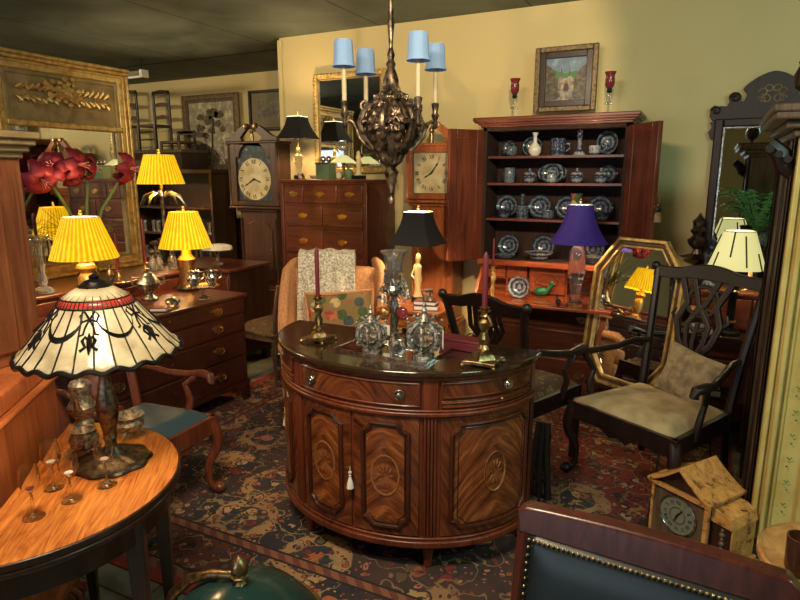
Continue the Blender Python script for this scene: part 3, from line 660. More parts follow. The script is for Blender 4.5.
# ---------------------------------------------------------------- chairs
def cabriole(sx, y0, h, dirx, diry, m, parent, ball=True):
    pts = []; r = []
    for k in range(13):
        q = k/12; z = h*(1-q)
        off = .035*math.sin(PI*min(1, q*1.9))-.018*math.sin(PI*max(0, (q-.45)/.55))+(.03*max(0, (q-.85)/.15))
        pts.append((sx+dirx*off, y0+diry*off, max(z, .02))); r.append(.036-.02*min(1, q*1.35)+(.010*max(0, (q-.9)/.1)))
    g = G().tube(pts, r, 10)
    if ball: g.ball((sx+dirx*.03, y0+diry*.03, .028), .032, 12, sz=.85)
    return g.build('leg', m, parent)
def armchair(label, loc, rz, m='blackw', seatm='seatgold', wf=.62, wb=.5, d=.5, hs=.42, hb=1.06, splat='carved', front='cabriole', harm=.235):
    t = thing('armchair', label, 'chair', loc, rz)
    ys, yb = -d/2, d/2
    pts = [(-wf/2, ys), (wf/2, ys), (wb/2, yb), (-wb/2, yb)]
    g = G()
    for i in range(4):
        a, b = Vector((*pts[i], 0)), Vector((*pts[(i+1) % 4], 0)); dd = (b-a).normalized(); nn = Vector((dd.y, -dd.x, 0))*-.03
        g.add([tuple(v+Vector((0, 0, z))) for z in (hs-.09, hs) for v in (a, b, b+nn, a+nn)], [(0, 1, 2, 3), (7, 6, 5, 4), (0, 1, 5, 4), (1, 2, 6, 5), (2, 3, 7, 6), (3, 0, 4, 7)])
    sh = [(-wf/2+.03, hs-.08), (-.1, hs-.085), (-.05, hs-.125), (0, hs-.11), (.05, hs-.125), (.1, hs-.085), (wf/2-.03, hs-.08)]
    g.prism(sh, ys+.005, ys+.02); g.build('seat_frame', m, t, bevel=.006)
    def fn(u, v):
        y = ys+.01+(d-.03)*v; w = (wf-.03)+(wb-wf)*v; x = (u-.5)*w
        e = min(1, min(u, 1-u, v, 1-v)*6); return (x, y, hs-.01+.055*math.sin(e*PI/2))
    g = G().grid(fn, 16, 14); n = len(g.v); fn2 = lambda u, v: (fn(u, v)[0], fn(u, v)[1], hs-.02); G0 = G().grid(fn2, 16, 14)
    g.add(G0.v, G0.f); g.build('seat_cushion', seatm, t)
    for s in (-1, 1):
        if front == 'cabriole': cabriole(s*(wf/2-.03), ys+.03, hs-.03, s*.7, -.7, m, t)
        else: G().box(s*(wf/2-.02)-.02, s*(wf/2-.02)+.02, ys, ys+.04, 0, hs-.02).build('leg', m, t, bevel=.004)
        g = G().tube([(s*(wb/2-.02), yb+.0+.06*(1-k/6)**2, .0+(hs)*k/6) for k in range(7)], .019, 8); g.build('leg', m, t)
    bk = lambda z: yb+.015+.14*max(0, (z-hs)/(hb-hs))**1.2     # rake
    for s in (-1, 1):
        pts = [(s*(wb/2-.02+.045*(k/10)**1.5), bk(hs+(hb-.04-hs)*k/10), hs-.03+(hb-hs)*k/10) for k in range(11)]
        G().tube(pts, [.025-.004*k/10 for k in range(11)], 8).build('back_stile', m, t)
    wt = wb+.09
    # crest rail
    n = 20; z = lambda q: hb-.035+.03*math.cos((q-.5)*2*PI)*(1 if abs(q-.5) < .3 else .3)+.03*max(0, abs(q-.5)-.38)*6*.3
    out = [((q-.5)*wt, z(q)+.03) for q in [k/n for k in range(n+1)]]+[((q-.5)*wt, z(q)-.03-.02*math.exp(-((q-.5)*6)**2)) for q in [1-k/n for k in range(n+1)]]
    g = G().prism(out, -.014, .014); g.v = [(x, y+bk(zz), zz) for x, y, zz in g.v]
    for s in (-1, 1): g.ball((s*(wt/2), bk(hb-.02), hb-.015), .027, 10, sy=.8)
    g.build('crest_rail', m, t, bevel=.004)
    g = G(); H0, H1 = hs+.02, hb-.05
    def path(p, r=.012): g.tube([(x, bk(H0+(H1-H0)*zz), H0+(H1-H0)*zz) for x, zz in p], r, 8, flat=.7)
    if splat == 'carved':
        for s in (-1, 1):
            path([(s*.05, 0), (s*.045, .15), (s*.02, .3), (s*.09, .45), (s*.12, .62), (s*.08, .78), (s*.14, 1.0)], .021)
            path([(s*.02, 0), (s*.015, .2), (-s*.05, .45), (-s*.06, .6), (s*.02, .78), (s*.07, 1.0)], .017)
            path([(s*(.055+a), .32+b) for a, b in [(q[0], q[1]*2) for q in spiral(0, 0, .04, .008, 90, 560, 18)]], .009)
            path([(s*(.08+a), .88+b) for a, b in [(q[0], q[1]*1.8) for q in spiral(0, 0, .035, .008, 180, 600, 16)]], .008)
            path([(s*.13, .62), (s*.155, .66), (s*.14, .72)], .01)
        path([(0, .0), (.012, .2), (-.012, .45), (.0, .62)], .014)
        path([(.0+.085*math.cos(a), .8+.13*math.sin(a)) for a in [2*PI*k/16 for k in range(17)]], .011)
        path([(.0+.05*math.cos(a), .64+.1*math.sin(a)) for a in [2*PI*k/16 for k in range(17)]], .009)
    elif splat == 'gothic':
        for s in (-1, 1):
            for j, w in enumerate((.1, .06, .02)):
                path([(s*.03, 0), (s*w*.5, .15), (s*(w+.015), .38), (s*w*.3, .55), (s*(w+.005), .75), (s*(w*.9), 1.0)], .014)
            path([(s*(.045+.03*math.cos(a)), .4+.09*math.sin(a)) for a in [2*PI*k/12 for k in range(13)]], .011)
            path([(s*(.04+.03*math.cos(a)), .72+.09*math.sin(a)) for a in [2*PI*k/12 for k in range(13)]], .011)
    elif splat == 'vase':
        o = [(-.03, 0), (-.05, .1), (-.035, .25), (-.09, .55), (-.08, .75), (-.05, .85), (-.07, 1.0)]
        o = o+[(-x, zz) for x, zz in reversed(o)]
        g.prism([(x, H0+(H1-H0)*zz) for x, zz in o], -.008, .008); g.v = [(x, y+bk(zz), zz) for x, y, zz in g.v]
    g.box(-.1, .1, bk(hs)-.015, bk(hs)+.015, hs-.02, hs+.03)
    g.build('splat', m, t)
    ah = hs+harm
    for s in (-1, 1):
        xb, xf = s*(wb/2-.015), s*(wf/2+.03)
        pts = [(xb, bk(ah)-.005, ah+.02), (xb+s*.02, yb-.05, ah+.03), (xb+s*.045, yb-.17, ah+.005), (xf, ys+.2, ah-.005), (xf+s*.01, ys+.12, ah+.005), (xf+s*.0, ys+.06, ah-.0), (xf-s*.005, ys+.05, ah-.025), (xf, ys+.075, ah-.035)]
        G().tube(pts, [.015, .017, .017, .019, .024, .024, .018, .01], 10).build('armrest', m, t)
        G().tube([(s*(wf/2-.02), ys+.18, hs-.05), (s*(wf/2-.0), ys+.17, hs+.06), (s*(wf/2+.0), ys+.2, hs+.13), (xf, ys+.15, ah-.01)], [.02, .017, .015, .016], 8).build('arm_support', m, t)
    return t
def facing(ax, ay): return math.atan2(ay, ax)+PI/2       # rz that turns -y towards (ax, ay)
R1 = facing(-.5, -.87)
armchair('black carved open armchair with gold velvet seat in the right foreground of the mirror', (-.155, 3.19, .011), R1, wf=.63, wb=.54, d=.54, hs=.42, hb=1.1, splat='carved')
def cushion(name, label, m, w, h, th, loc, rot, cat='cushion', fold=0):
    def sh(sg):
        def f(u, v):
            e = (math.sin(PI*u)*math.sin(PI*v))**.45; pin = 1-.07*(math.sin(PI*u)+math.sin(PI*v)-1)
            return ((u-.5)*w*pin, sg*th/2*e+.006*math.sin(9*u+5*v)*fold, (v-.5)*h*pin)
        return f
    g = G().grid(sh(1), 16, 16); g2 = G().grid(sh(-1), 16, 16); g.add(g2.v, g2.f)
    o = g.build(name, m); single(o, label, cat, loc); o.rotation_euler = rot; return o
u_ = Vector((.87, -.5, 0)); b_ = Vector((.5, .87, 0))      # along and behind, right armchair
pc = Vector((-.155, 3.19, .585))+b_*.19+u_*.07
cushion('throw_pillow', 'tan brocade pillow leaning on the back of the black carved armchair', 'tan', .27, .25, .09, pc, (-.28, .2, R1), fold=1)
armchair('black open armchair with gothic splat between the commode and the desk', (-.84, 3.2, .011), facing(.33, .94), seatm='tapestry', wf=.5, wb=.45, d=.46, hs=.44, hb=.985, splat='gothic', front='straight')
armchair('mahogany armchair with slate blue seat behind the satinwood card table', (-2.3, 1.84, .011), facing(1, .05), m='redwoodV', seatm='blueseat', wf=.52, wb=.44, d=.46, hs=.42, hb=.9, splat='vase', harm=.18)
# side chair left of wing chair
sc_ = thing('side_chair', 'small chair with dark tapestry seat and turned pale leg left of the wing chair', 'chair', (-2.99, 3.72, 0), facing(-1, .1))
def pad(u, v):
    e = min(1, min(u, 1-u, v, 1-v)*5); return ((u-.5)*.46, (v-.5)*.42, .41+.07*math.sin(e*PI/2))
g = G().grid(pad, 12, 12).box(-.228, .228, -.208, .208, .4, .42); g.build('seat', 'tapestry', sc_)
G().box(-.22, .22, -.2, .2, .355, .402).build('seat_frame', 'oldw', sc_, bevel=.006)
for sx in (-1, 1):
    for sy in (-1, 1): G().lathe([(.012, 0), (.015, .02), (.012, .04), (.02, .27), (.024, .29), (.018, .31), (.024, .36)], 12, (sx*.195, sy*.175, 0)).build('leg', 'oldw', sc_)
for sx in (-1, 1): G().tube([(sx*.2, .18, .38), (sx*.2, .2, .6), (sx*.19, .235, .8)], .015, 8).build('back_stile', 'oldw', sc_)
G().box(-.19, .19, .215, .24, .7, .8).build('backrest', 'tapestry', sc_, bevel=.01)
# ---------------------------------------------------------------- wing chair
wc = thing('wing_chair', 'peach upholstered wing chair behind the left end of the commode', 'armchair', (-2.13, 3.23, .011), facing(.45, -.89))
g = G().box(-.26, .26, -.27, .22, .2, .34); g.build('seat_base', 'peach', wc, bevel=.03)
G().box(-.235, .235, -.29, .17, .34, .46).build('seat_cushion', 'peach', wc, bevel=.045)
def wback(u, v):
    x = (u-.5)*.56; z = .3+.655*v; top_ = .02*math.cos((u-.5)*PI); return (x, .2+.14*v, z+top_*v)
g = G().grid(wback, 12, 10); g.build('backrest', 'peach', wc, solid=.1, bevel=.02)
for s in (-1, 1):
    def wing(u, v, s=s):
        z = .55+.445*v; wd = .13+.12*math.sin(PI*min(1, .25+.75*v))**.8; y = .27+.13*v-wd*u; return (s*(.275+.055*u), y, z-.05*u*u*v)
    G().grid(wing, 8, 12).build('wing', 'peach', wc, solid=.05, bevel=.02)
    G().tube([wing(1, k/10) for k in range(11)]+[wing(1-k/4, 1) for k in range(1, 5)], [.034]*11+[.03]*4, 10).build('rolled_edge', 'peach', wc)
    g = G().tube([(s*.27, .25, .55), (s*.27, .0, .56), (s*.27, -.18, .56), (s*.27, -.22, .54), (s*.27, -.23, .48)], [.045, .045, .047, .045, .035], 14); g.box(s*.27-.028, s*.27+.028, -.22, .25, .2, .55); g.build('arm', 'peach', wc, bevel=.01)
    cabriole(s*.25, -.24, .21, s*.7, -.7, 'mahog', wc, True)
    G().box(s*.25-.02, s*.25+.02, .2, .24, 0, .21).build('leg', 'mahog', wc, bevel=.004)
wm = Matrix.Translation((-2.13, 3.23, 0)) @ Matrix.Rotation(facing(.45, -.89), 4, 'Z')
def drape(u, v):
    x = -.235+.36*u+.05*(u-.5)*(1-v); s = v*1.25
    w = .012*math.sin(u*23+3*v)+.01*math.sin(u*9-5*v)
    if s < .5: z = 1.045-(.5-s)*.9; y = .255+.1*(z-.65)/.45-.0+w-.04; y = .2+.14*(z-.3)/.76-.075+w
    elif s < .75: a = (s-.5)/.25*PI; z = 1.045+.05*math.sin(a)+w*.4; y = .345-.085*math.cos(a)
    else: z = 1.045-(s-.75)*.7; y = .42+w
    return tuple(wm @ Vector((x, y, z-.004)))
g = G().grid(drape, 36, 40); o = g.build('crochet_throw', 'knit', solid=.012); tag(o, 'grey-white crochet throw draped over the back of the peach wing chair', 'blanket')
pc = wm @ Vector((.06, -.02, .68))
cushion('needlepoint_pillow', 'rose needlepoint pillow with orange piping sitting in the wing chair', 'needle', .42, .34, .13, pc, (-.32, -.06, facing(.45, -.89)), fold=1)
cp = bpy.data.objects['needlepoint_pillow']
G().tube([((u-.5)*.42*(1-.07*(math.sin(PI*u)+math.sin(PI*v)-1)), 0, (v-.5)*.34*(1-.07*(math.sin(PI*u)+math.sin(PI*v)-1))) for u, v in [(k/8, 0) for k in range(8)]+[(1, k/8) for k in range(8)]+[(1-k/8, 1) for k in range(8)]+[(0, 1-k/8) for k in range(8)]], .011, 8, True).build('piping', 'peach', cp)
# ---------------------------------------------------------------- card table, left foreground
TT = Vector((-.62, .78, 0)).normalized(); NN = Vector((.78, .62, 0)).normalized()
tc_ = TT*1.81+NN*(-.755); rzT = math.atan2(-NN.x, NN.y)       # local +y = NN
ct = thing('card_table', 'half-round satinwood-topped card table on dark tapered legs in the left foreground', 'table', (tc_.x, tc_.y, 0), rzT)
def half(R, n=40, b=0): return [(R*math.cos(PI*k/n), R*math.sin(PI*k/n)) for k in range(n+1)]+([(-R, -b), (R, -b)] if b else [])
G().prismz(half(.43), .7035, .72).build('tabletop', 'satin', ct)
g = G()
vs = []; n = 40
for (r0, r1, z0, z1) in ((.4305, .436, .7, .7195), ): 
    for k in range(n+1):
        a = PI*k/n; c, s = math.cos(a), math.sin(a); vs += [(r0*c, r0*s, z0), (r1*c, r1*s, z0), (r1*c, r1*s, z1), (r0*c, r0*s, z1)]
g.add(vs, [(4*k+i, 4*k+(i+1) % 4, 4*k+4+(i+1) % 4, 4*k+4+i) for k in range(n) for i in range(4)]); g.build('edge_band', 'darkw', ct, bevel=.003)
G().prismz(half(.436), .68, .7).build('lower_leaf', 'darkw', ct, bevel=.006)
G().prismz(half(.4), .6, .68).build('apron', 'darkw', ct, bevel=.003)
for a in (4, 62, 118, 176):
    x, y = .385*math.cos(math.radians(a)), .385*math.sin(math.radians(a)); ry = max(y, .03)
    g = G().add([(x+sx*w, ry+sy*w, z) for z, w in ((0, .012), (.06, .015), (.6, .024), (.68, .024)) for sx, sy in ((-1, -1), (1, -1), (1, 1), (-1, 1))],
        [(0, 3, 2, 1)]+[(4*j+i, 4*j+(i+1) % 4, 4*j+4+(i+1) % 4, 4*j+4+i) for j in range(3) for i in range(4)]+[(12, 13, 14, 15)]); g.build('leg', 'darkw', ct, bevel=.002)
# ---------------------------------------------------------------- cherry cabinet, far left
cab_c = NN*(-.80-.22)+TT*(2.215-.55)
cb = thing('cherry_cabinet', 'tall cherry cabinet cut by the left edge of the photo with flared base', 'cabinet', (cab_c.x, cab_c.y, 0), rzT)
# local x runs against TT so mirror: local +x = NN x up
sx_ = 1 if (Matrix.Rotation(rzT, 3, 'Z') @ Vector((1, 0, 0))).dot(TT) > 0 else -1
def cbx(a, b, y0, y1, z0, z1): return (min(sx_*a, sx_*b), max(sx_*a, sx_*b), y0, y1, z0, z1)
t0_, t1_ = -.62, .615
G().box(*cbx(t0_, t1_, -.25, .22, .14, .89)).build('base', 'cherry', cb, bevel=.004)
G().box(*cbx(t0_-.02, t1_+.02, -.25, .24, .12, .16)).build('plinth', 'cherryH', cb, bevel=.008)
for a in (t0_+.04, t1_-.04):
    for b in (-.2, .19):
        g = G().tube([(sx_*a, b, .13), (sx_*a, b+.01, .1), (sx_*a, b+.0, .06), (sx_*a, b+.015, .035)], [.045, .042, .028, .03], 12); g.ball((sx_*a, b+.02, .032), .032, 12)
        for q in (-.02, 0, .02): g.tube([(sx_*a+q, b+.02, .065), (sx_*a+q*1.6, b+.05, .045), (sx_*a+q*1.5, b+.052, .012)], [.011, .01, .006], 8)
        g.build('claw_foot', 'cherry', cb)
G().box(*cbx(t0_-.015, t1_+.015, -.25, .235, .885, .905)).build('waist_moulding', 'cherryH', cb, bevel=.008)
G().box(*cbx(t0_, t1_, -.25, .215, .905, .975)).build('shoulder', 'cherry', cb, bevel=.01)
pU = atz(44, 357, .975); Ri = (Matrix.Translation((cab_c.x, cab_c.y, 0)) @ Matrix.Rotation(rzT, 4, 'Z')).inverted()
def wbox(g, x0, x1, y0, y1, z0, z1): g.M = Ri; g.box(x0, x1, y0, y1, z0, z1); return g
ux, uy = pU.x, pU.y
wbox(G(), ux-.45, ux, uy-.85, uy, .976, 1.66).build('upper_case', 'cherryd', cb, bevel=.004)
for a in (0, 1): wbox(G(), ux, ux+.012, uy-.82+.38*a, uy-.46+.38*a, 1.02, 1.62).build('door', 'cherryd', cb, bevel=.006)
g = G()
for q, zz in ((.01, 0), (.025, .02), (.04, .04), (.05, .06)): wbox(g, ux-.45, ux+q, uy-.85, uy+q, 1.655+zz, 1.68+zz)
g.build('cornice', 'goldd', cb, bevel=.006)  # gilt colour stands in for lamplight on the cherry cornice
# ---------------------------------------------------------------- octagonal gilt mirror
cxy = aty(625, 318, 3.74)
om = thing('octagonal_mirror', 'octagonal gilt mirror leaning behind the black carved armchair', 'mirror', (cxy.x, 3.76, aty(625, 393, 3.7).z), facing(-.5, -.87), rx=-.14)
hw_, h_, c_ = .31, .93, .2
oc = lambda q: [(-hw_+q, c_+q*.4), (-hw_+c_*.75+q*.4, q), (hw_-c_*.75-q*.4, q), (hw_-q, c_+q*.4), (hw_-q, h_-c_-q*.4), (hw_-c_*.75-q*.4, h_-q), (-hw_+c_*.75+q*.4, h_-q), (-hw_+q, h_-c_-q*.4)]
def ring(q0, q1, y0, y1, name, m):
    a, b = oc(q0), oc(q1); vs = []
    for i in range(8): vs += [(a[i][0], y0, a[i][1]), (b[i][0], y0, b[i][1]), (b[i][0], y1, b[i][1]), (a[i][0], y1, a[i][1])]
    return G().add(vs, [(4*i+j, 4*i+(j+1) % 4, (4*i+4) % 32+(j+1) % 4, (4*i+4) % 32+j) for i in range(8) for j in range(4)]).build(name, m, om, bevel=.004)
ring(0, .022, -.03, .01, 'outer_frame', 'gold'); ring(.022, .045, -.012, .01, 'frame_hollow', 'oldw'); ring(.045, .06, -.022, .01, 'inner_frame', 'gold')
G().prism(oc(.055), -.004, .004).build('mirror_plate', 'mirror', om)
ring(.057, .085, -.006, -.004, 'bevelled_edge', 'mirror')
ms = thing('low_stand', 'low dark wooden stand under the octagonal gilt mirror', 'stand', (cxy.x+.03, 3.8, .0105), facing(-.5, -.87))
hz = aty(625, 393, 3.7).z-.0105
G().box(-.26, .26, -.075, .075, hz-.03, hz-.002).build('top', 'darkw', ms, bevel=.004)
for a in (-1, 1):
    for b in (-1, 1): G().lathe([(.015, 0), (.02, .03), (.014, .05), (.02, hz-.03)], 10, (a*.22, b*.055, 0)).build('leg', 'darkw', ms)
M['fretw'] = wood('fretwork_mahogany', (.012, .004, .003), (.035, .01, .007), rough=.5, coat=0)
# ---------------------------------------------------------------- wall mirror (fretwork) on the right
YW = D-.03
pa, pb = aty(703, 262, YW), aty(712, 118, YW)
x0 = aty(709, 180, YW).x; x1 = x0+.60; zb, zt = .98, aty(750, 118, YW).z
fm = thing('fretwork_mirror', 'dark fretwork wall mirror with scrolled crest on the right of the wall', 'mirror', ((x0+x1)/2, YW+.005, zb))
W2 = (x1-x0)/2; Hh = zt-zb
G().frame(-W2, W2, 0, Hh, .05, -.025, .02).build('frame', 'fretw', fm, bevel=.008)
G().frame(-W2+.05, W2-.05, .05, Hh-.05, .012, -.03, 0).build('gilt_slip', 'silver', fm, bevel=.002)
G().box(-W2+.06, W2-.06, -.008, 0, .06, Hh-.06).build('mirror_plate', 'mirror', fm)
half_ = [(W2+.015, Hh-.01), (W2+.035, Hh+.02), (W2+.03, Hh+.07), (W2+.01, Hh+.085), (W2-.01, Hh+.07), (W2-.02, Hh+.08), (W2-.06, Hh+.075), (W2-.07, Hh+.1)]+arc(W2-.1, Hh+.125, .035, -20, 200, 8)+[(W2-.12, Hh+.11), (W2-.15, Hh+.1), (W2-.165, Hh+.14), (W2-.14, Hh+.175)]+[(W2-.14-(W2-.14)*k/8, Hh+.185+.085*math.sin(PI/2*k/8)) for k in range(1, 8)]
out = half_+[(0, Hh+.272)]+[(-a, b) for a, b in reversed(half_)]
G().prism(out, -.012, .012).build('crest', 'fretw', fm, bevel=.003)
for s in (-1, 1):
    G().tube([(a*s, -.018, b) for a, b in spiral(W2-.1, Hh+.125, .032, .008, 0, 480)], .008, 6).build('scroll', 'fretw', fm)
    G().tube([(a*s, -.018, b) for a, b in spiral(W2+.0, Hh+.05, .03, .006, 0, 420)], .007, 6).build('scroll', 'fretw', fm)
g = G()
for s in (-1, 1):
    for (cx, cz, r) in ((.03, .11, .028), (.05, .15, .025), (.02, .17, .025), (.055, .11, .02)): g.tube([(s*a, -.014, Hh+b) for a, b in spiral(cx, cz, r, r*.5, 0, 330, 12)], .0045, 6)
g.build('pierced_medallion', 'goldd', fm)
g = G()
for s in (-1, 1):
    for z in (.03, Hh-.08): g.prism([(s*(W2-.002), z-.05), (s*(W2+.02), z-.04), (s*(W2+.035), z), (s*(W2+.015), z+.03), (s*(W2+.03), z+.06), (s*(W2-.002), z+.07)], -.01, .01)
g.prism([(-W2, 0), (-W2-.01, -.04), (-.15, -.07), (-.06, -.05), (0, -.09), (.06, -.05), (.15, -.07), (W2+.01, -.04), (W2, 0)], -.01, .01); g.build('ears', 'fretw', fm)
# lowboy below it
lb = chest('lowboy', 'dark red mahogany chest with dark drawers below the fretwork mirror', 'chest of drawers', .8, .46, .93, [(.7, .89, [1, 1]), (.52, .69, [1]), (.33, .51, [1]), (.13, .32, [1])], 'darkred', 'redwood', (.3, 4.23, 0), 0, hm='oldbrass', base=.11)
# ---------------------------------------------------------------- painted cupboard on the far right
cx0 = .29; pz_ = atz(752, 556, 0); ph = 2.1
pcb = thing('painted_cupboard', 'tall cupboard with dark worn side and yellow-cream painted front at the right edge', 'cupboard', (cx0, 2.72, 0))
G().box(0, .95, .02, .62, .04, 1.74).build('carcass', 'oldw', pcb)
g = G().box(-.015, .97, -.0, .64, 0, .1); g.build('plinth', 'oldw', pcb, bevel=.01)
g = G()
for q in (.0, .5): g.box(-.012, 0, .03, .09, .1, 1.74).box(-.012, 0, .54, .6, .1, 1.74).box(-.006, 0, .3, .34, .1, 1.74)
g.build('side_stiles', 'oldw', pcb, bevel=.006)
G().box(0, .95, -.005, .02, .1, 1.74).build('front', 'cream', pcb)
g = G().box(.0, .02, -.02, -.005, .1, 1.74).box(.032, .05, -.03, -.005, .1, 1.74).box(.062, .072, -.015, -.005, .1, 1.74).build('front_moulding', 'cream', pcb, bevel=.006)
for q in (.15, .56):
    dr = G().box(q, q+.38, -.02, -.005, .16, 1.7).build('door', 'cream', pcb, bevel=.006)
    oo = []
    a0, a1, b0, b1 = q+.05, q+.33, .24, 1.62
    oo = [(a0, b0), (a0+.06, b0-.03), ((a0+a1)/2, b0+.02), (a1-.06, b0-.03), (a1, b0), (a1, b1)]+[(a1-.02, b1+.03), ((a0+a1)/2+.05, b1-.01), ((a0+a1)/2, b1+.04), ((a0+a1)/2-.05, b1-.01), (a0+.02, b1+.03), (a0, b1)]
    G().tube([(a, -.024, b) for a, b in oo], .011, 8, True).build('panel_moulding', 'cream', dr)
    oo = [(q+.08, 1.0), (q+.14, 1.05), (q+.2, .99), (q+.27, 1.04), (q+.3, .95), (q+.22, .9), (q+.12, .92)]
    G().tube([(a, -.026, b) for a, b in oo], .009, 8, True).build('shaped_moulding', 'oldw', dr)
g = G()
for k in range(16):
    z = .25+k*.1; g.at(.105, -.0205, z, 0, 0, 0)
    g.ball((.006*math.sin(k*2.1), 0, 0), .0045, 6, sy=.3); g.ball((.009*math.sin(k*2.1+2), 0, .02), .003, 6, sy=.3)
    for s in (-1, 1): g.tube([(0, 0, .03), (s*.006, -.001, .04), (s*.01, 0, .036)], .002, 5, flat=.4)
g.build('painted_sprigs', 'leaf', pcb)
g = G()
for q, zz in ((.02, 0), (.05, .03), (.09, .06), (.1, .085)): g.box(-q, .95+q, -.0-q, .64, 1.74+zz, 1.77+zz)
g.build('cornice', 'oldw', pcb, bevel=.008)
g = G()
for k in range(3): g.at(-.03-.03*k, -.02, 1.66-.01*k+.03*k).tube([(0, y, 0) for y in (0, .1)], .014, 8)
g.at(-.002, .05, 1.6).tube([(0, 0, 0), (-.03, 0, .03), (-.045, 0, .08), (-.09, 0, .12)], [.02, .03, .035, .03], 8)
g.build('carved_bracket', 'blackw', pcb)
ur = thing('cast_urn', 'small black urn standing on top of the painted cupboard', 'urn', (cx0+.02, 2.8, 1.856))
G().lathe([(.035, 0), (.035, .012), (.012, .02), (.012, .04), (.05, .07), (.058, .11), (.04, .15), (.045, .16)], 20).build('body', 'blackw', ur)
G().lathe([(.045, .161), (.03, .185), (.008, .19), (.012, .2), (.001, .215)], 20).build('lid', 'blackw', ur)
# ---------------------------------------------------------------- house shaped mantel clock on the floor
mk = NT('golden_burl'); nz = mk.n('TexNoise', Vector=mk.coord((1, 1, 1)), Scale=24., Detail=6., Roughness=.7, Distortion=.6)
mk.bump(nz.outputs[0], .6, .01)
M['bark'] = mk.p(Base__Color=mk.ramp(nz, [(.36, (.12, .05, .02)), (.46, (.55, .26, .07)), (.65, (.75, .38, .11))]), Roughness=.55)
fn = Vector((-.55, -.83, 0)).normalized(); fu = Vector((.83, -.55, 0)).normalized()
hc = thing('house_clock', 'house-shaped mantel clock with rough golden roof and round dial standing on the rug', 'clock', Vector((.015, 2.64, .011))-fn*.11, facing(-.55, -.83))
w_, d_, e_ = .13, .105, .265
G().box(-w_, w_, -d_, d_, 0, e_).build('body', 'oldw', hc, bevel=.002)
G().prism([(-w_, e_), (w_, e_), (0, e_+.085)], -d_+.01, d_).build('gable', 'darkw', hc)
def roofc(s):
    a = [(s*(w_+.02)*(1-k/8), e_-.004+.1*(k/8)**1.35) for k in range(9)]
    return a+[(x, z+.014) for x, z in reversed(a)]
for s in (-1, 1): G().prism(roofc(s), -d_-.025, d_+.02).build('roof_slope', 'bark', hc, bevel=.002)
g = G().box(-w_-.015, w_+.015, -d_-.02, -d_, e_-.012, e_).box(w_-.012, w_+.006, -d_-.008, -d_+.01, 0, e_).box(-w_-.006, -w_+.006, -d_-.005, -d_+.01, 0, e_); g.build('trim_strip', 'bark', hc)
dl = G().at(0, -d_-.001, .15, PI/2).lathe([(.085, 0), (.085, .004), (.001, .004)], 36).build('dial', 'dialgrey', hc)
G().tube([(.085*math.cos(a), -d_-.006, .15+.085*math.sin(a)) for a in [2*PI*k/36 for k in range(36)]], .005, 8, True).build('bezel', 'silver', dl)
G().tube([(.036*math.cos(a), -d_-.006, .15+.036*math.sin(a)) for a in [2*PI*k/24 for k in range(24)]], .003, 6, True).build('chapter_ring', 'oldw', dl)
g = G(); g = roman(g, .06, 0, .017); g.v = [(x, y-d_-.0065, z+.15) for x, y, z in g.v]; g.build('numerals', 'black', dl)
g = G(); hand(g, .6, .05, 0, .003); hand(g, 3.5, .035, -.002, .003); g.v = [(x, y-d_-.009, z+.15) for x, y, z in g.v]; g.build('hands', 'black', dl)
wx0, wx1 = w_+.003, w_+.088
g = G().box(wx0, wx1, -d_+.03, d_-.02, .03, .19); g.build('side_wing', 'darkw', hc)
a = [(wx0, .25), (wx0+.04, .247), (wx0+.08, .232), (wx1+.01, .19)]; G().prism(a+[(wx1, .188), (wx0, .19)], -d_+.02, d_-.01).build('wing_roof', 'bark', hc, bevel=.002)
G().box(wx1-.003, wx1+.006, -d_+.03, d_-.02, .03, .19).build('wing_panel', 'bark', hc)
G().box(wx0, wx1+.02, -d_+.01, d_-.01, 0, .03).build('wing_base', 'bark', hc, bevel=.004)
g = G()
for k in range(7): g.ball((wx0+.05, -d_+.026, .05+.02*k), .012 if k % 2 else .008, 8)
g.build('turned_baluster', 'oldw', hc)
# ---------------------------------------------------------------- leather chair, foreground
lch = thing('leather_chair', 'mahogany chair with brass-nailed dark green leather back in the right foreground', 'chair', (-.05, .925, 0), -.056)
hz = .945; W = .245
bky = lambda z: .08+.1*(z-.45)/.5
g = G()
out = [(-W, hz-.01), (-W+.02, hz)]+[(-W+.02+(2*W-.04)*k/10, hz+.008*math.sin(PI*k/10)) for k in range(1, 10)]+[(W-.02, hz), (W, hz-.02), (W-.005, hz-.055), (-W+.005, hz-.055)]
g.prism(out, -.018, .018); g.v = [(x, y+bky(z), z) for x, y, z in g.v]; g.build('top_rail', 'darkred', lch, bevel=.006)
for s in (-1, 1):
    G().tube([(s*(W-.02), bky(z)+.002, z) for z in (.0, .2, .44, .6, .8, .9)], [.019, .02, .022, .02, .02, .02], 8).build('back_stile', 'darkred', lch)
def lb_(u, v):
    z = .47+(hz-.05-.47)*v; e = min(1, min(u, 1-u, v, 1-v)*7); return ((u-.5)*(2*W-.05), bky(z)-.014-.014*math.sin(e*PI/2), z)
G().grid(lb_, 20, 20).build('leather_back', 'greenseat', lch, solid=.004)
G().box(-W+.03, W-.03, bky(.6)-.01, bky(.6)+.006, .5, .7).build('back_panel', 'darkw', lch)
g = G()
P0 = [(-W+.032+(2*W-.064)*k/32, hz-.06) for k in range(0)]+[(-W+.032+(2*W-.064)*k/44, hz-.06) for k in range(45)]; P1 = [(s*(W-.032), .48+(hz-.06-.48)*k/26) for s in (-1, 1) for k in range(26)]
for x, z in P0+P1: g.ball((x, bky(z)-.021, z), .0038, 8)
g.build('brass_nails', 'oldbrass', lch)
G().box(-W, W, -.4, .08, .38, .42).build('seat_rail', 'darkred', lch, bevel=.004)
G().box(-W+.01, W-.01, -.4, .07, .42, .47).build('seat', 'greenseat', lch, bevel=.018)
for s in (-1, 1): G().box(s*(W-.02)-.02, s*(W-.02)+.02, -.4, -.36, 0, .4).build('leg', 'darkred', lch, bevel=.003)
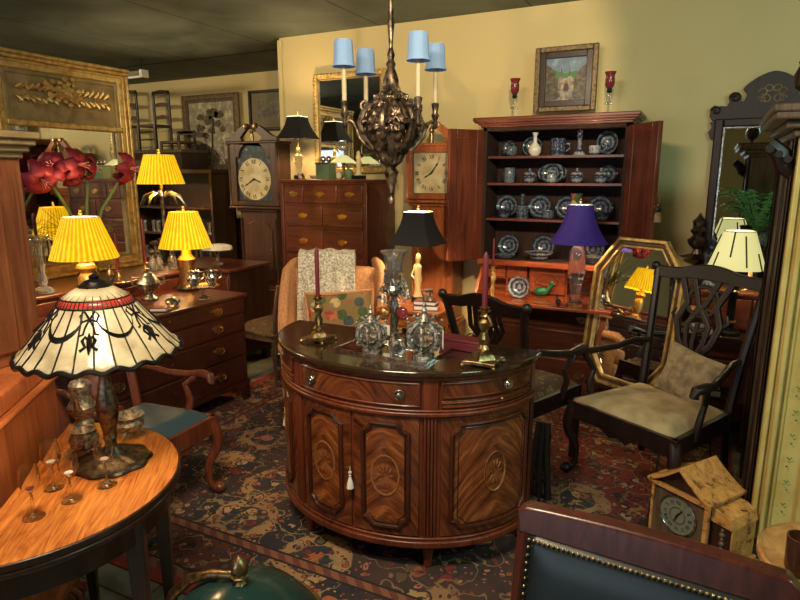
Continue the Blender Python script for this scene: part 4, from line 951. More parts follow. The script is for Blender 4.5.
# ---------------------------------------------------------------- domed bin, foreground left
pb = atz(240, 583, .606)
bn = thing('domed_scuttle', 'dark green domed metal scuttle with brass pinecone finial at the bottom edge', 'scuttle', (pb.x, pb.y, 0))
G().lathe([(.1, 0), (.12, .015), (.1, .03), (.15, .1), (.19, .3), (.2, .45), (.195, .47)], 32).build('body', 'tole', bn)
G().lathe([(.205, .472), (.205, .482), (.19, .5), (.15, .55), (.09, .59), (.03, .605), (.001, .606)], 32).build('lid', 'tole', bn)
G().tube([(.205*math.cos(a), .205*math.sin(a), .476) for a in [2*PI*k/40 for k in range(40)]], .008, 8, True).build('rim', 'oldbrass', bn)
G().tube([(-.235, -.03, .45), (-.21, -.025, .52), (-.15, -.02, .58), (-.08, -.01, .612), (-.02, 0, .622)], [.014, .015, .014, .012, .01], 10).build('bail_handle', 'oldbrass', bn)
G().lathe([(.02, .6), (.012, .61), (.01, .618), (.022, .628), (.02, .63)]+[(.022*math.sin(PI*(.25+.72*k/10))**.8, .632+.05*k/10) for k in range(11)], 18, wave=lambda a, z: 1+.12*math.sin(6*a+z*260)*math.sin(z*400)).build('pinecone_finial', 'oldbrass', bn)
# ---------------------------------------------------------------- round table right edge
pt = atz(757, 545, .55)
rt_ = thing('pedestal_table', 'small round light wood table at the lower right edge of the photo', 'table', (pt.x+.21, pt.y-.02, .011))
G().lathe([(.2, .53), (.213, .535), (.213, .55), (.205, .556), (.198, .55), (.19, .548), (.001, .548)], 48).build('tabletop', 'inlay', rt_)
G().lathe([(.05, .1), (.03, .13), (.022, .3), (.035, .34), (.02, .38), (.03, .5), (.08, .53)], 20).build('pedestal', 'oldw', rt_)
for k in range(3):
    a = k*2*PI/3+.4; G().tube([(.03*math.cos(a), .03*math.sin(a), .16), (.1*math.cos(a), .1*math.sin(a), .13), (.18*math.cos(a), .18*math.sin(a), .03), (.21*math.cos(a), .21*math.sin(a), .015)], [.018, .016, .013, .015], 8).build('leg', 'oldw', rt_)
pg = atz(797, 577, .55)
br = thing('brown_tumbler', 'dark brown glass candle tumbler on the small round table', 'tumbler', (pg.x, pg.y, .5685))
G().shell([(.03, .001), (.034, .01), (.036, .1)], 24, .004).build('glass', 'brownglass', br); G().lathe([(.029, .004), (.03, .05), (.001, .05)], 20).build('wax', 'copper', br)
# ---------------------------------------------------------------- lamps
LIGHTS = []
def lamp_light(name, loc, power, col=(1., .66, .32), r=.035):
    l = bpy.data.lights.new(name, 'POINT'); l.energy = power; l.color = col; l.shadow_soft_size = r
    o = bpy.data.objects.new(name, l); COL.objects.link(o); o.location = loc; LIGHTS.append(o)
def shade(parent, r0, r1, z0, z1, m, top='brass', n=48, wave=None, curve=0, trim=None):
    prof = [(r0+(r1-r0)*(k/6)**(1-curve), z0+(z1-z0)*k/6) for k in range(7)]
    o = G().shell(prof, n, .003, wave=wave).build('shade', m, parent)
    g = G().tube([(r1*.98*math.cos(a), r1*.98*math.sin(a), z1) for a in [2*PI*k/24 for k in range(24)]], .004, 6, True)
    g.build('top_trim', trim or m, o)
    g = G()
    for a in (0, 2.1, 4.2): g.tube([(0, 0, z1-.01), (r1*.95*math.cos(a), r1*.95*math.sin(a), z1-.005)], .0018, 5)
    g.build('spider', 'brass', o)
    return o
def bulb(parent, z, r=.022):
    G().ball((0, 0, z), r, 12, sz=1.3).build('bulb', 'lit', parent)
    G().lathe([(.014, z-.07), (.014, z-.03), (.01, z-.025)], 12).build('socket', 'brass', parent)
def finial(parent, z, s=1.):
    G().lathe([(.003, z-.02), (.004, z), (.011*s, z+.012*s), (.006*s, z+.022*s), (.009*s, z+.03*s), (.001, z+.042*s)], 12).build('finial', 'brass', parent)
pleat = lambda a, z: 1+.012*math.sin(38*a)
# yellow lamp on the chest, right
pL = atx(186, 250, -3.3)
zs = atx(186, 247, -3.3).z; zt_ = atx(185, 212, -3.3).z
l1 = thing('yellow_shade_lamp', 'brass canister table lamp with yellow pleated shade at the far end of the low chest', 'lamp', (-3.3, pL.y, .792))
G().lathe([(.085, 0), (.085, .015), (.07, .03)], 24).build('base', 'black', l1)
hb_ = zs-.792
G().lathe([(.06, .03), (.062, .04), (.06, .06), (.06, hb_-.1), (.064, hb_-.085), (.05, hb_-.07), (.035, hb_-.05), (.035, hb_+.02)], 28).build('canister', 'brass', l1)
shade(l1, .185, .1, hb_, zt_-.792, 'yellowshade', wave=pleat); bulb(l1, hb_+.08); finial(l1, zt_-.792+.01)
lamp_light('lamp_glow', (-3.3, pL.y, hb_+.792+.09), 32)
# yellow lamp left
pM = atx(84, 250, -3.28); zs2 = atx(84, 258, -3.28).z; zt2 = atx(84, 217, -3.28).z; hb2 = zs2-.792
l2 = thing('yellow_shade_lamp', 'brass table lamp with yellow pleated shade directly behind the stained glass lamp', 'lamp', (-3.28, pM.y, .792))
G().lathe([(.07, 0), (.07, .02), (.05, .03), (.03, .06), (.045, .1), (.05, hb2-.12), (.03, hb2-.09), (.055, hb2-.06), (.05, hb2-.04), (.03, hb2-.03), (.03, hb2+.02)], 24).build('base', 'gold', l2)
shade(l2, .19, .1, hb2, zt2-.792, 'yellowshade', wave=pleat, trim='paper'); bulb(l2, hb2+.08); finial(l2, zt2-.792+.01)
lamp_light('lamp_glow', (-3.28, pM.y, zs2+.09), 32)
# palm lamp further back (on the far bookcase shelf)
YB = 3.98
pP = aty(160, 170, YB); z0_, z1_ = aty(160, 184, YB).z, aty(160, 155, YB).z
bt = aty(155, 240, YB).z
l3 = thing('palm_lamp', 'silvered palm-leaf lamp with yellow pleated shade in front of the far glass shelves', 'lamp', (pP.x, YB, bt))
G().lathe([(.07, 0), (.07, .02), (.03, .04), (.016, .08), (.02, z0_-bt-.12), (.012, z0_-bt)], 16).build('stem', 'bronze', l3)
for k in range(9):
    a = k*2*PI/9; zz = z0_-bt-.12
    G().tube([(.01*math.cos(a), .01*math.sin(a), zz), (.08*math.cos(a), .08*math.sin(a), zz+.04), (.15*math.cos(a), .15*math.sin(a), zz+.01), (.2*math.cos(a), .2*math.sin(a), zz-.08)], [.01, .022, .018, .002], 6, flat=.35).build('palm_leaf', 'pewter', l3)
shade(l3, .21, .13, z0_-bt, z1_-bt, 'yellowshade', wave=pleat, trim='paper'); bulb(l3, z0_-bt+.06); finial(l3, z1_-bt+.01, 1.3)
lamp_light('lamp_glow', (pP.x, YB, z0_+.08), 36)
# stained glass lamp on the card table
tl_ = atz(113, 462, .72)
tf = thing('stained_glass_lamp', 'stained glass table lamp with scalloped cream shade on the card table', 'lamp', (tl_.x, tl_.y, .721))
G().lathe([(.108, 0), (.113, .005), (.108, .012), (.095, .012), (.07, .022), (.035, .032), (.02, .055)], 48, wave=lambda a, z: 1+.045*math.sin(9*a)).build('base', 'darkleaf', tf)
G().lathe([(.018, .05), (.016, .075), (.021, .085), (.017, .095), (.022, .12), (.031, .16), (.032, .19), (.024, .235), (.016, .27), (.016, .29), (.022, .31), (.014, .33), (.012, .42)], 24, wave=lambda a, z: 1+.04*math.sin(8*a)).build('stem', 'darkleaf', tf)
tz = .362; R_, r_ = .226, .075
N_ = 26
sc1 = lambda a: 1
def tp(u, v):
    a = 2*PI*u; z = tz+.148*v; r = R_+(.105-R_)*v**.93
    if v < .02: z += -.006*math.cos(20*a)
    elif v < .15: z += -.005*math.cos(20*a)
    return (r*math.cos(a), r*math.sin(a), z)
g = G().grid(tp, 144, 12); g.build('cream_panels', 'tiff', tf, solid=.004)
def tr(u, v): a = 2*PI*u; z = tz+.148+.022*v; r = .105+(.09-.105)*v; return (r*math.cos(a), r*math.sin(a), z)
G().grid(tr, 72, 2).build('red_band', 'tiffred', tf, solid=.004)
def tq(u, v): a = 2*PI*u; z = tz+.168+.028*v; r = .09+(.045-.09)*v; return (r*math.cos(a), r*math.sin(a), z)
G().grid(tq, 72, 3).build('crown_panels', 'tiff', tf, solid=.004)
G().lathe([(.047, tz+.192), (.045, tz+.2), (.03, tz+.21), (.028, tz+.214), (.012, tz+.22), (.014, tz+.228), (.001, tz+.236)], 24, wave=lambda a, z: 1+.06*math.sin(10*a)).build('cap', 'lead', tf)
g = G()
for k in range(N_):
    u = k/N_; g.tube([tuple(c*(1.012 if i < 2 else 1) for i, c in enumerate(tp(u, v/8))) for v in range(9)], 0.003, 5)
    a = 2*PI*u; g.tube([(.092*math.cos(a), .092*math.sin(a), tz+.168), (.047*math.cos(a), .047*math.sin(a), tz+.194)], .002, 5)
for k in range(52):
    a = 2*PI*k/52; g.tube([(.108*math.cos(a), .108*math.sin(a), tz+.148), (.093*math.cos(a), .093*math.sin(a), tz+.168)], .0016, 5)
for r, z in ((.107, .148), (.092, .168)): g.tube([(r*math.cos(a), r*math.sin(a), tz+z) for a in [2*PI*k/48 for k in range(48)]], .003, 6, True)
g.tube([tuple(c*(1.006 if i < 2 else 1) for i, c in enumerate(tp(k/144, 0))) for k in range(144)], .0075, 6, True)
g.build('leading', 'lead', tf)
def sp(a, v, o=1.015): x, y, z = tp((a/(2*PI)) % 1, max(.16, v)); return (x*o, y*o, z+.001)
g = G()
for k in range(6):
    a0 = 2*PI*k/6+.25; L = 2*PI/6
    sw = [(a0+.14+(L-.28)*q/10, .80-.3*math.sin(PI*q/10)**.8*(1)) for q in range(11)]
    g.tube([sp(a, v) for a, v in sw], [.002+.0085*math.sin(PI*q/10) for q in range(11)], 6, flat=.4)
    for s in (-1, 1):
        g.tube([sp(a0+s*x, y) for x, y in ((0, .84), (.12, .97), (.2, .9), (.14, .8), (0, .84))], .0035, 6)
        g.tube([sp(a0+s*x, y) for x, y in ((0, .84), (.08, .7), (.1, .6), (.16, .58))], .003, 6)
        g.tube([sp(a0+s*x, y) for x, y in ((0, .5), (.06, .56), (.1, .5), (.05, .4), (.12, .34))], .0045, 6)
    g.tube([sp(a0, v) for v in (.62, .5, .4, .28)], [.003, .014, .012, .003], 8, flat=.4)
g.build('garland_overlay', 'lead', tf)
G().ball((0, 0, tz+.07), .025, 12, sz=1.3).build('bulb', 'lit', tf)
lamp_light('lamp_glow', (tl_.x, tl_.y, .72+tz+.07), 7)
# black shaded lamps on the tallboy
def black_lamp(label, px, py0, py1, Y, zb_, figure_px=None, r0=.15, r1=.075, power=7, base='ivory', name='figurine_lamp', col='blackcloth', sq=True, trim='lit'):
    p = aty(px, py0, Y); q = aty(px, py1, Y); t = thing(name, label, 'lamp', (p.x, Y, zb_)); h0, h1 = p.z-zb_, q.z-zb_
    G().lathe([(.045, 0), (.045, .03), (.035, .035)], 20).build('plinth', 'black', t)
    s_ = (h0-.06)
    if base == 'ivory':
        G().lathe([(.03, .035), (.026, .05), (.02, .3*s_), (.027, .45*s_), (.022, .6*s_), (.03, .72*s_), (.012, .8*s_), (.019, .88*s_), (.016, .95*s_), (.004, s_)], 16, wave=lambda a, z: 1+.18*math.sin(3*a+z*40)).build('figure', 'ivory', t)
        G().tube([(-.02, -.01, .7*s_), (-.035, -.03, .55*s_), (-.01, -.04, .5*s_)], .007, 6).build('arm', 'ivory', t)
    G().tube([(0, .0, .03), (0, 0, h0+.08)], .005, 6).build('rod', 'brass', t)
    n = 4 if sq else 48
    prof = [(r1+(r0-r1)*((1-k/8)**1.7), h0+(h1-h0)*k/8) for k in range(9)]
    wv = (lambda a, z: 1/max(abs(math.cos(((a+PI/4) % (PI/2))-PI/4)), .7)**.9) if sq else (lambda a, z: 1+.012*math.sin(8*a))
    o = G().shell(prof, 48, .003, wave=wv).build('shade', col, t)
    G().at(0, 0, h1).shell([(r1*.97, -.004), (r1*.97, .004)], 48, .006, wave=wv).build('lining', 'lit' if trim == 'lit' else trim, o)
    finial(t, h1+.012); bulb(t, h0+(h1-h0)*.45)
    lamp_light('lamp_glow', (p.x, Y, h0+zb_+(h1-h0)*.45+.02), power); return t
black_lamp('black-shaded lamp with ivory figure base at the left end of the tall chest', 298, 139, 117, 4.2, 1.572, r0=.135, r1=.065, power=22)
black_lamp('black-shaded lamp with yellow figure base on the small table beside the wing chair', 418, 244, 212, 3.72, .742, r0=.16, r1=.08, power=36)
# indigo lamp on the desk
pd = aty(580, 243, 3.93); qd = aty(582, 205, 3.93)
l5 = thing('indigo_shade_lamp', 'cut crystal vase lamp with bell-shaped indigo shade on the secretary flap', 'lamp', (pd.x-.01, 3.93, .7665))
h0, h1 = pd.z-.7665, qd.z-.7665
G().lathe([(.05, 0), (.05, .02), (.04, .026)], 20).build('foot', 'brass', l5)
G().lathe([(.04, .026), (.034, .06), (.03, .1), (.045, .17), (.055, .22), (.05, h0-.05), (.03, h0-.02)], 28, wave=lambda a, z: 1+.03*math.sin(14*a)).build('crystal_body', 'crystal', l5)
G().lathe([(.032, h0-.02), (.028, h0), (.01, h0+.02)], 20).build('collar', 'brass', l5)
prof = [(.08+(.18-.08)*((1-k/8)**1.8), h0+(h1-h0)*k/8) for k in range(9)]
o = G().shell(prof, 48, .003, wave=lambda a, z: 1+.015*math.cos(8*a)).build('shade', 'purple', l5)
G().tube([(.075*math.cos(a), .075*math.sin(a), h1) for a in [2*PI*k/24 for k in range(24)]], .004, 6, True).build('top_trim', 'paper', o)
finial(l5, h1+.01); bulb(l5, h0+.07)
lamp_light('lamp_glow', (pd.x-.01, 3.93, pd.z+.08), 22)
# cream panel lamp on the right
YR = 3.9
pr_ = aty(736, 268, YR); qr = aty(735, 231, YR); br_ = aty(727, 338, YR)
dt_ = thing('book_stand', 'dark stand behind the black carved armchair holding books and a lamp', 'stand', (.1, YR-.0, 0))
G().box(-.2, .24, -.08, .08, .66, .69).build('top', 'darkw', dt_, bevel=.004)
for a in (-.17, .21):
    for b in (-.06, .06): G().lathe([(.012, 0), (.016, .05), (.012, .1), (.016, .6), (.018, .66)], 8, (a, b, 0)).build('leg', 'darkw', dt_)
G().box(-.19, .23, -.075, .075, .3, .315).build('shelf', 'darkw', dt_)
l6 = thing('candle_arm_lamp', 'black column lamp with pink candles under a cream panelled shade at right', 'lamp', (pr_.x, YR, .692))
h0, h1 = pr_.z-.692, qr.z-.692
G().lathe([(.06, 0), (.06, .02), (.03, .03), (.024, .06), (.03, .075), (.022, .08), (.022, h0-.13), (.03, h0-.12), (.03, h0-.1), (.01, h0-.09), (.006, h0)], 20).build('column', 'black', l6)
for z in (.07, h0-.14): G().lathe([(.028, z), (.033, z+.008), (.028, z+.016)], 20).build('brass_ring', 'brass', l6)
for s in (-1, 1):
    ar = G().tube([(0, 0, h0-.1), (s*.04, 0, h0-.13), (s*.075, 0, h0-.11), (s*.075, 0, h0-.08)], .005, 8).build('candle_arm', 'brass', l6)
    G().lathe([(.011, h0-.08), (.011, h0-.025), (.006, h0-.015), (.001, h0)], 10, (s*.075, 0, 0)).build('candle', 'pinkwax', ar)
o = shade(l6, .15, .08, h0, h1, 'creamshade', trim='paper')
g = G()
for k in range(10):
    a = 2*PI*k/10; z = h1-h0
    for kk, (v0, v1) in enumerate([((0.0, .45), (.35, 1.), (.1, .9))[k % 3]]):
        g.tube([((.15-.07*v+.002)*math.cos(a), (.15-.07*v+.002)*math.sin(a), h0+z*v) for v in (v0, (v0+v1)/2, v1)], .0048, 5)
g.build('panel_seams', 'blackw', o); bulb(l6, h0+.08)
lamp_light('lamp_glow', (pr_.x, YR, pr_.z+.08), 4.5, (1., .85, .5))
# pale lamp with clear glass on the tallboy
def small(name, label, cat, loc, parts, rz=0, group=None):
    t = thing(name, label, cat, loc, rz, group)
    for nm, fn_, m in parts: fn_(G()).build(nm, m, t)
    return t
YT = 4.18; ZT = 1.5725
def T(px): return aty(px, 178, YT).x
small('glass_lantern', 'clear glass lamp with pale pleated cone shade near the middle of the tall chest', 'lamp', (T(337), YT+.1, ZT), [
    ('stem', lambda g: g.lathe([(.03, 0), (.03, .01), (.01, .02), (.012, .1), (.02, .13), (.008, .15)], 14), 'brass'),
    ('shade', lambda g: g.shell([(.12, .13), (.1, .14), (.03, .19)], 32, .003, wave=lambda a, z: 1+.03*math.sin(16*a)), 'creamshade'),
    ('globe', lambda g: g.shell([(.02, .19), (.05, .22), (.055, .27), (.04, .3), (.025, .31)], 20, .002), 'glass')])
small('onyx_box', 'green onyx box with two silver balls on its lid on the tall chest', 'box', (T(333), YT-.1, ZT), [
    ('box', lambda g: g.box(-.06, .06, -.05, .05, 0, .115), M.setdefault('onyx', flat('green_onyx', (.13, .2, .11), .25))),
    ('lid', lambda g: g.box(-.063, .063, -.053, .053, .115, .13).ball((-.025, 0, .155), .026, 12).ball((.03, 0, .155), .026, 12), 'silver')])
small('silver_cup', 'small silver napkin cup beside the ivory figure lamp', 'cup', (T(308), YT-.1, ZT), [('cup', lambda g: g.shell([(.022, 0), (.024, .01), (.026, .045)], 20, .003), 'silver')])
small('crystal_dish', 'low crystal dish between the silver cup and the green box', 'dish', (T(318), YT-.05, ZT), [('dish', lambda g: g.shell([(.02, .0), (.035, .015), (.04, .03)], 20, .004, wave=lambda a, z: 1+.03*math.sin(12*a)), 'crystal')])
small('brass_desk_clock', 'little round brass clock between the green box and the ivory figurine', 'clock', (T(348), YT-.12, ZT), [
    ('case', lambda g: g.at(0, 0, .03, PI/2).lathe([(.03, -.012), (.03, .012)], 20), 'brass'),
    ('dial', lambda g: g.at(0, -.013, .03, PI/2).lathe([(.024, 0), (.024, .002), (.001, .002)], 20), 'white')])
small('green_jar', 'small green lidded jar behind the little brass clock', 'jar', (T(350), YT-.02, ZT), [('jar', lambda g: g.lathe([(.025, 0), (.04, .03), (.038, .06), (.02, .075), (.008, .085), (.01, .095), (.001, .1)], 18), 'onyx'), ])
small('ivory_figurine', 'ivory standing figurine on a black base at the right of the tall chest', 'figurine', (T(364), YT-.08, ZT), [
    ('base', lambda g: g.box(-.045, .045, -.035, .035, 0, .03), 'black'),
    ('figure', lambda g: g.lathe([(.026, .03), (.02, .06), (.018, .09), (.026, .12), (.016, .145), (.022, .165), (.014, .185), (.016, .2), (.004, .215)], 14, wave=lambda a, z: 1+.15*math.sin(3*a+z*50)), 'ivory')])
# gilt tall mirror on wall behind tallboy
q0, q1 = aty(316, 180, 4.47), aty(386, 68, 4.47)
gm = thing('gilt_wall_mirror', 'tall gilt wall mirror hanging above the tall chest', 'mirror', ((q0.x+q1.x)/2, 4.48, 1.62))
W2 = (q1.x-q0.x)/2; HH = q1.z-1.62
G().frame(-W2, W2, 0, HH, .045, -.02, .01).build('frame', 'gold', gm, bevel=.008); G().frame(-W2+.045, W2-.045, .045, HH-.045, .014, -.012, .005).build('inner_slip', 'goldd', gm, bevel=.003)
g = G()
for s in (-1, 1):
    for k in range(26): g.ball((s*(W2-.01), -.022, .03+(HH-.06)*k/25), .009, 8)
for k in range(18): g.ball((-W2+.03+(2*W2-.06)*k/17, -.022, HH-.012), .009, 8)
g.build('beading', 'gold', gm)
G().box(-W2+.055, W2-.055, -.006, 0, .055, HH-.055).build('mirror_plate', 'mirror', gm)
# ---------------------------------------------------------------- pictures
M['framedk'] = metal('aged_dark_gilt', (.22, .16, .09), (.09, .06, .035), .5, 60, .5, .5)
def picture(label, x0, x1, y0, y1, Y, fm_, art, fw_=.04, matw=0., name='framed_picture', arty=None, cat='picture', liner=None, thick=.03):
    a, b = aty(x0, y1, Y), aty(x1, y0, Y); W = (b.x-a.x)/2; H = b.z-a.z
    t = thing(name, label, cat, ((a.x+b.x)/2, Y, a.z))
    G().frame(-W, W, 0, H, fw_, -thick, .0).build('frame', fm_, t, bevel=.006)
    k = fw_
    if liner: G().frame(-W+k, W-k, k, H-k, liner[1], -thick*.7, 0).build('liner', liner[0], t, bevel=.003); k += liner[1]
    if matw: G().frame(-W+k, W-k, k, H-k, matw, -.006, 0).build('mat_board', 'matboard', t); k += matw
    G().box(-W+k, W-k, -.004, 0, -((H)/2-k), (H/2-k)).build('painted_scene', art, t, loc=(0, 0, H/2)); return t
M['matboard'] = flat('grey_mat_board', (.2, .17, .11), .7)
M['foliage'] = painting('painted_foliage', (.1, .1, .05), (.1, .075, .04), (.02, .02, .018), .9, 40.)
M['oldwall'] = painting('painted_old_wall', (.5, .45, .36), (.34, .27, .19), (.12, .09, .07), .9, 30.)
p_ = picture('framed village scene in gilt and dark frame standing on top of the secretary', 534, 600, 43, 113, 4.4, 'framedk', painting('village_sky', (.12, .24, .42), (.16, .24, .34), (.12, .18, .26), .3, 12.), .035, name='framed_painting', liner=('darkw', .04))
H_ = .22
def art(t, nm, m, pts, y=-.005, dz=.22): G().prism(pts, y-.0012, y).build(nm, m, t, loc=(0, 0, dz))
art(p_, 'far_hills', 'leaf', [(-.13, -.02), (.13, -.02), (.13, .02), (.06, .045), (.0, .03), (-.07, .05), (-.13, .03)], -.0045)
art(p_, 'left_trees', 'foliage', [(-.135, -.14), (-.03, -.14), (-.04, -.05), (-.06, .0), (-.07, .05), (-.1, .07), (-.135, .1)], -.0062)
art(p_, 'right_trees', 'foliage', [(.05, -.14), (.135, -.14), (.135, .09), (.1, .06), (.075, .03), (.05, -.03)], -.0062)
art(p_, 'white_house', 'oldwall', [(-.05, -.09), (.055, -.09), (.055, -.01), (.03, .015), (-.0, -.005), (-.03, .02), (-.05, -.0)], -.0076)
art(p_, 'archway', 'darkw', [(-.01, -.085), (.02, -.085), (.02, -.045), (.005, -.03), (-.01, -.045)], -.009)
art(p_, 'pale_path', 'oldwall', [(-.05, -.145), (.06, -.145), (.025, -.09), (-.012, -.09)], -.009)
for x in (-.03, .025): art(p_, 'cypress', 'foliage', [(x-.006, .0), (x+.006, .0), (x+.003, .06), (x, .085), (x-.003, .06)], -.0062)
p_ = picture('large framed tapestry picture of trees and a figure on the far wall', 189, 239, 92, 186, 5.76, 'framedk', painting('pale_tapestry_ground', (.42, .37, .27), (.34, .3, .22), (.24, .2, .15), .6, 9.), .06, liner=('oldw', .03))
hh = .55
rr = random.Random(2)
for cx, cz, q in ((.02, .32, .09), (.12, .3, .07), (-.05, .24, .08), (-.17, .28, .06), (-.18, .15, .07), (.1, .2, .06), (.0, .12, .06), (.17, .13, .05), (-.1, .06, .05)):
    art(p_, 'tree_crown', 'foliage', [(cx+q*(1+.25*rr.uniform(-1, 1))*math.cos(a), cz+.7*q*(1+.25*rr.uniform(-1, 1))*math.sin(a)) for a in [2*PI*k/18 for k in range(18)]], -.0062, hh)
art(p_, 'tree_trunk', 'darkw', [(-.03, -.2), (.0, -.2), (.015, .05), (.05, .25), (.02, .25), (-.01, .05)], -.0076, hh)
art(p_, 'dark_bushes', 'foliage', [(-.28, -.42), (.28, -.42), (.28, -.2), (.15, -.24), (.05, -.12), (-.1, -.04), (-.28, .02)], -.009, hh)
art(p_, 'pale_figure', 'oldwall', [(.1, -.28), (.19, -.28), (.17, -.1), (.18, -.02), (.15, .03), (.12, -.02), (.13, -.1)], -.0105, hh)
p_ = picture('small dark-framed print on the far wall above the walnut clock', 251, 290, 88, 131, 5.76, 'blackw', painting('grey_print', (.16, .14, .09), (.13, .11, .07), (.08, .07, .045), .9, 30.), .03, .09)
art(p_, 'print_trees', 'foliage', [(-.1, -.06), (.1, -.06), (.1, .0), (.05, .05), (0, .01), (-.06, .04), (-.1, .0)], -.0062, .22)
# ---------------------------------------------------------------- hurricane lights on the secretary
for px, lab in ((514, 'ruby glass hurricane candlestick on the secretary left of the painting'), (608, 'ruby glass hurricane candlestick on the secretary right of the painting')):
    p = aty(px, 113, 4.25); z = 2.055
    t = thing('hurricane_candlestick', lab, 'candlestick', (p.x, 4.25, z))
    G().lathe([(.028, 0), (.028, .004), (.008, .012), (.006, .03), (.01, .045), (.006, .06), (.007, .09), (.018, .1)], 16).build('stem', 'crystal', t)
    G().shell([(.018, .1), (.028, .115), (.03, .15), (.026, .175), (.036, .2)], 24, .003, wave=lambda a, z: 1+.04*math.sin(8*a)*(z > .17)).build('ruby_shade', 'redglass', t)
    G().lathe([(.012, .07), (.018, .08), (.014, .1)], 12).build('candle_cup', 'black', t)
# ---------------------------------------------------------------- china in the secretary
PLP = [(.001, .004), (.55, .0), (.62, .004), (.7, .012), (1., .028), (.99, .034), (.7, .02), (.6, .012), (.001, .01)]
def plate(label, px, py, r, shelf_z, Y, m='chinad', sx=1., name='china_plate', cat='plate'):
    x = aty(px, py, Y).x
    g = G(); g.lathe([(a*r if a > .01 else .001, b*(r/.1)) for a, b in PLP], 36, (0, 0, 0), sx, 1)
    # standing: lift so that the lower rim rests on the shelf
    Rx = Matrix.Rotation(PI/2-.16, 3, 'X'); lo = min((Rx @ Vector(v)).z for v in g.v); o = g.build(name, m); single(o, label, cat, (x, Y, shelf_z-lo+.001), rx=PI/2-.16); return o
s1, s2, s3, s4 = SZ[0], SZ[1], SZ[2], 1.012
YP = 4.36
plates = [
    ('small blue plate standing behind the ginger jar, left of the top shelf', 510, 143, .058, s1), ('blue plate behind the white-necked vase on the top shelf', 533, 143, .068, s1),
    ('small blue plate behind the tall jar, left of the second shelf', 510, 166, .055, s2), ('blue plate behind the right sugar bowl on the second shelf', 609, 166, .06, s2),
    ('blue willow plate at the left end of the third shelf', 508, 200, .082, s3), ('blue willow plate second from the left on the third shelf', 541, 201, .085, s3),
    ('blue willow plate behind the jug on the third shelf', 568, 201, .082, s3), ('blue willow plate at the right end of the third shelf', 601, 201, .085, s3),
    ('dark blue plate standing left on the lowest shelf', 510, 234, .083, s4), ('dark blue plate behind the white bowl on the lowest shelf', 545, 235, .088, s4),
    ('dark blue plate behind the indigo lampshade on the lowest shelf', 594, 236, .085, s4)]
for lab, px, py, r, z in plates: plate(lab, px, py, r, z, YP)
plate('oval blue platter leaning at the right end of the top shelf', 608, 141, .085, s1, YP, sx=.8, name='china_platter', cat='platter')
plate('oval blue platter lying long in the middle of the second shelf', 553, 172, .068, s2, YP, sx=1.5, name='china_platter', cat='platter')
def pot(name, label, cat, px, shelf_z, prof, m='chinad', Y=4.26, sc=1., extra=(), wave=None, n=24):
    sc *= 1.0 if name in ('china_dish',) else 1.2
    x = aty(px, 190, Y).x; t = thing(name, label, cat, (x, Y, shelf_z+.001))
    G().lathe([(r*sc, z*sc) for r, z in prof], n, wave=wave).build('body', m, t)
    for nm, fn_, mm in extra: fn_(G(), sc).build(nm, mm, t)
    return t
JAR = [(.025, 0), (.042, .02), (.046, .045), (.036, .07), (.028, .08), (.033, .085), (.02, .1), (.001, .105)]
lid = ('lid', lambda g, s: g.lathe([(.036*s, .052*s), (.03*s, .062*s), (.01*s, .07*s), (.004*s, .074*s), (.009*s, .082*s), (.001, .09*s)], 20), 'china')
BOWL = [(.022, 0), (.026, .008), (.042, .03), (.044, .045), (.038, .052), (.03, .045), (.001, .02)]
handle_ = ('handle', lambda g, s: g.tube([(.034*s, 0, .06*s), (.06*s, 0, .06*s), (.064*s, 0, .035*s), (.036*s, 0, .02*s)], .005*s, 8), 'china')
pot('ginger_jar', 'little blue ginger jar at the left end of the top shelf', 'jar', 510, s1, JAR, sc=.8)
pot('china_vase', 'blue and white vase with tall pale neck on the top shelf', 'vase', 533, s1, [(.022, 0), (.036, .02), (.036, .045), (.012, .075), (.01, .11), (.02, .13)], 'white', sc=1.0)
pot('china_mug', 'large blue and white mug in the middle of the top shelf', 'mug', 556, s1, [(.036, 0), (.04, .01), (.037, .045), (.04, .09), (.036, .09), (.034, .02), (.001, .015)], 'china', extra=[handle_], sc=1.05)
pot('china_candlestick', 'blue and white candlestick right of the mug on the top shelf', 'candlestick', 577, s1, [(.034, 0), (.026, .015), (.012, .03), (.01, .08), (.018, .1), (.01, .11), (.02, .13), (.018, .132)], 'china', sc=1.05)
pot('china_cup', 'small blue cup beside the leaning platter on the top shelf', 'cup', 592, s1, [(.018, 0), (.03, .012), (.032, .05), (.028, .05), (.024, .015), (.001, .01)], 'china', extra=[handle_])
pot('china_jar', 'tall blue jar at the left end of the second shelf', 'jar', 509, s2, [(.032, 0), (.036, .01), (.035, .05), (.036, .09), (.03, .098), (.02, .1)], 'chinad', sc=.9)
pot('sugar_bowl', 'white lidded sugar bowl left on the second shelf', 'bowl', 529, s2, BOWL, 'china', extra=[lid], sc=.95)
pot('china_creamer', 'white creamer with dark pattern before the oval platter', 'jug', 551, s2, [(.022, 0), (.03, .015), (.028, .04), (.024, .055), (.03, .07), (.026, .068), (.001, .02)], 'china', extra=[handle_], sc=1.)
pot('sugar_bowl', 'white lidded sugar bowl right of the creamer on the second shelf', 'bowl', 576, s2, BOWL, 'china', extra=[lid], sc=.95)
pot('sugar_bowl', 'white lidded sugar bowl at the right end of the second shelf', 'bowl', 600, s2, BOWL, 'china', extra=[lid], sc=.95)
pot('china_bowl', 'small blue bowl before the first plate of the third shelf', 'bowl', 505, s3, BOWL, 'chinad')
pot('bottle_vase', 'square-based blue bottle vase between the plates of the third shelf', 'vase', 523, s3, [(.036, 0), (.038, .01), (.036, .07), (.012, .085), (.011, .14), (.014, .145)], 'chinad', sc=1.0)
pot('china_cup', 'blue cup before the second and third plates of the third shelf', 'cup', 549, s3, [(.02, 0), (.034, .012), (.036, .05), (.032, .05), (.026, .015), (.001, .01)], 'chinad')
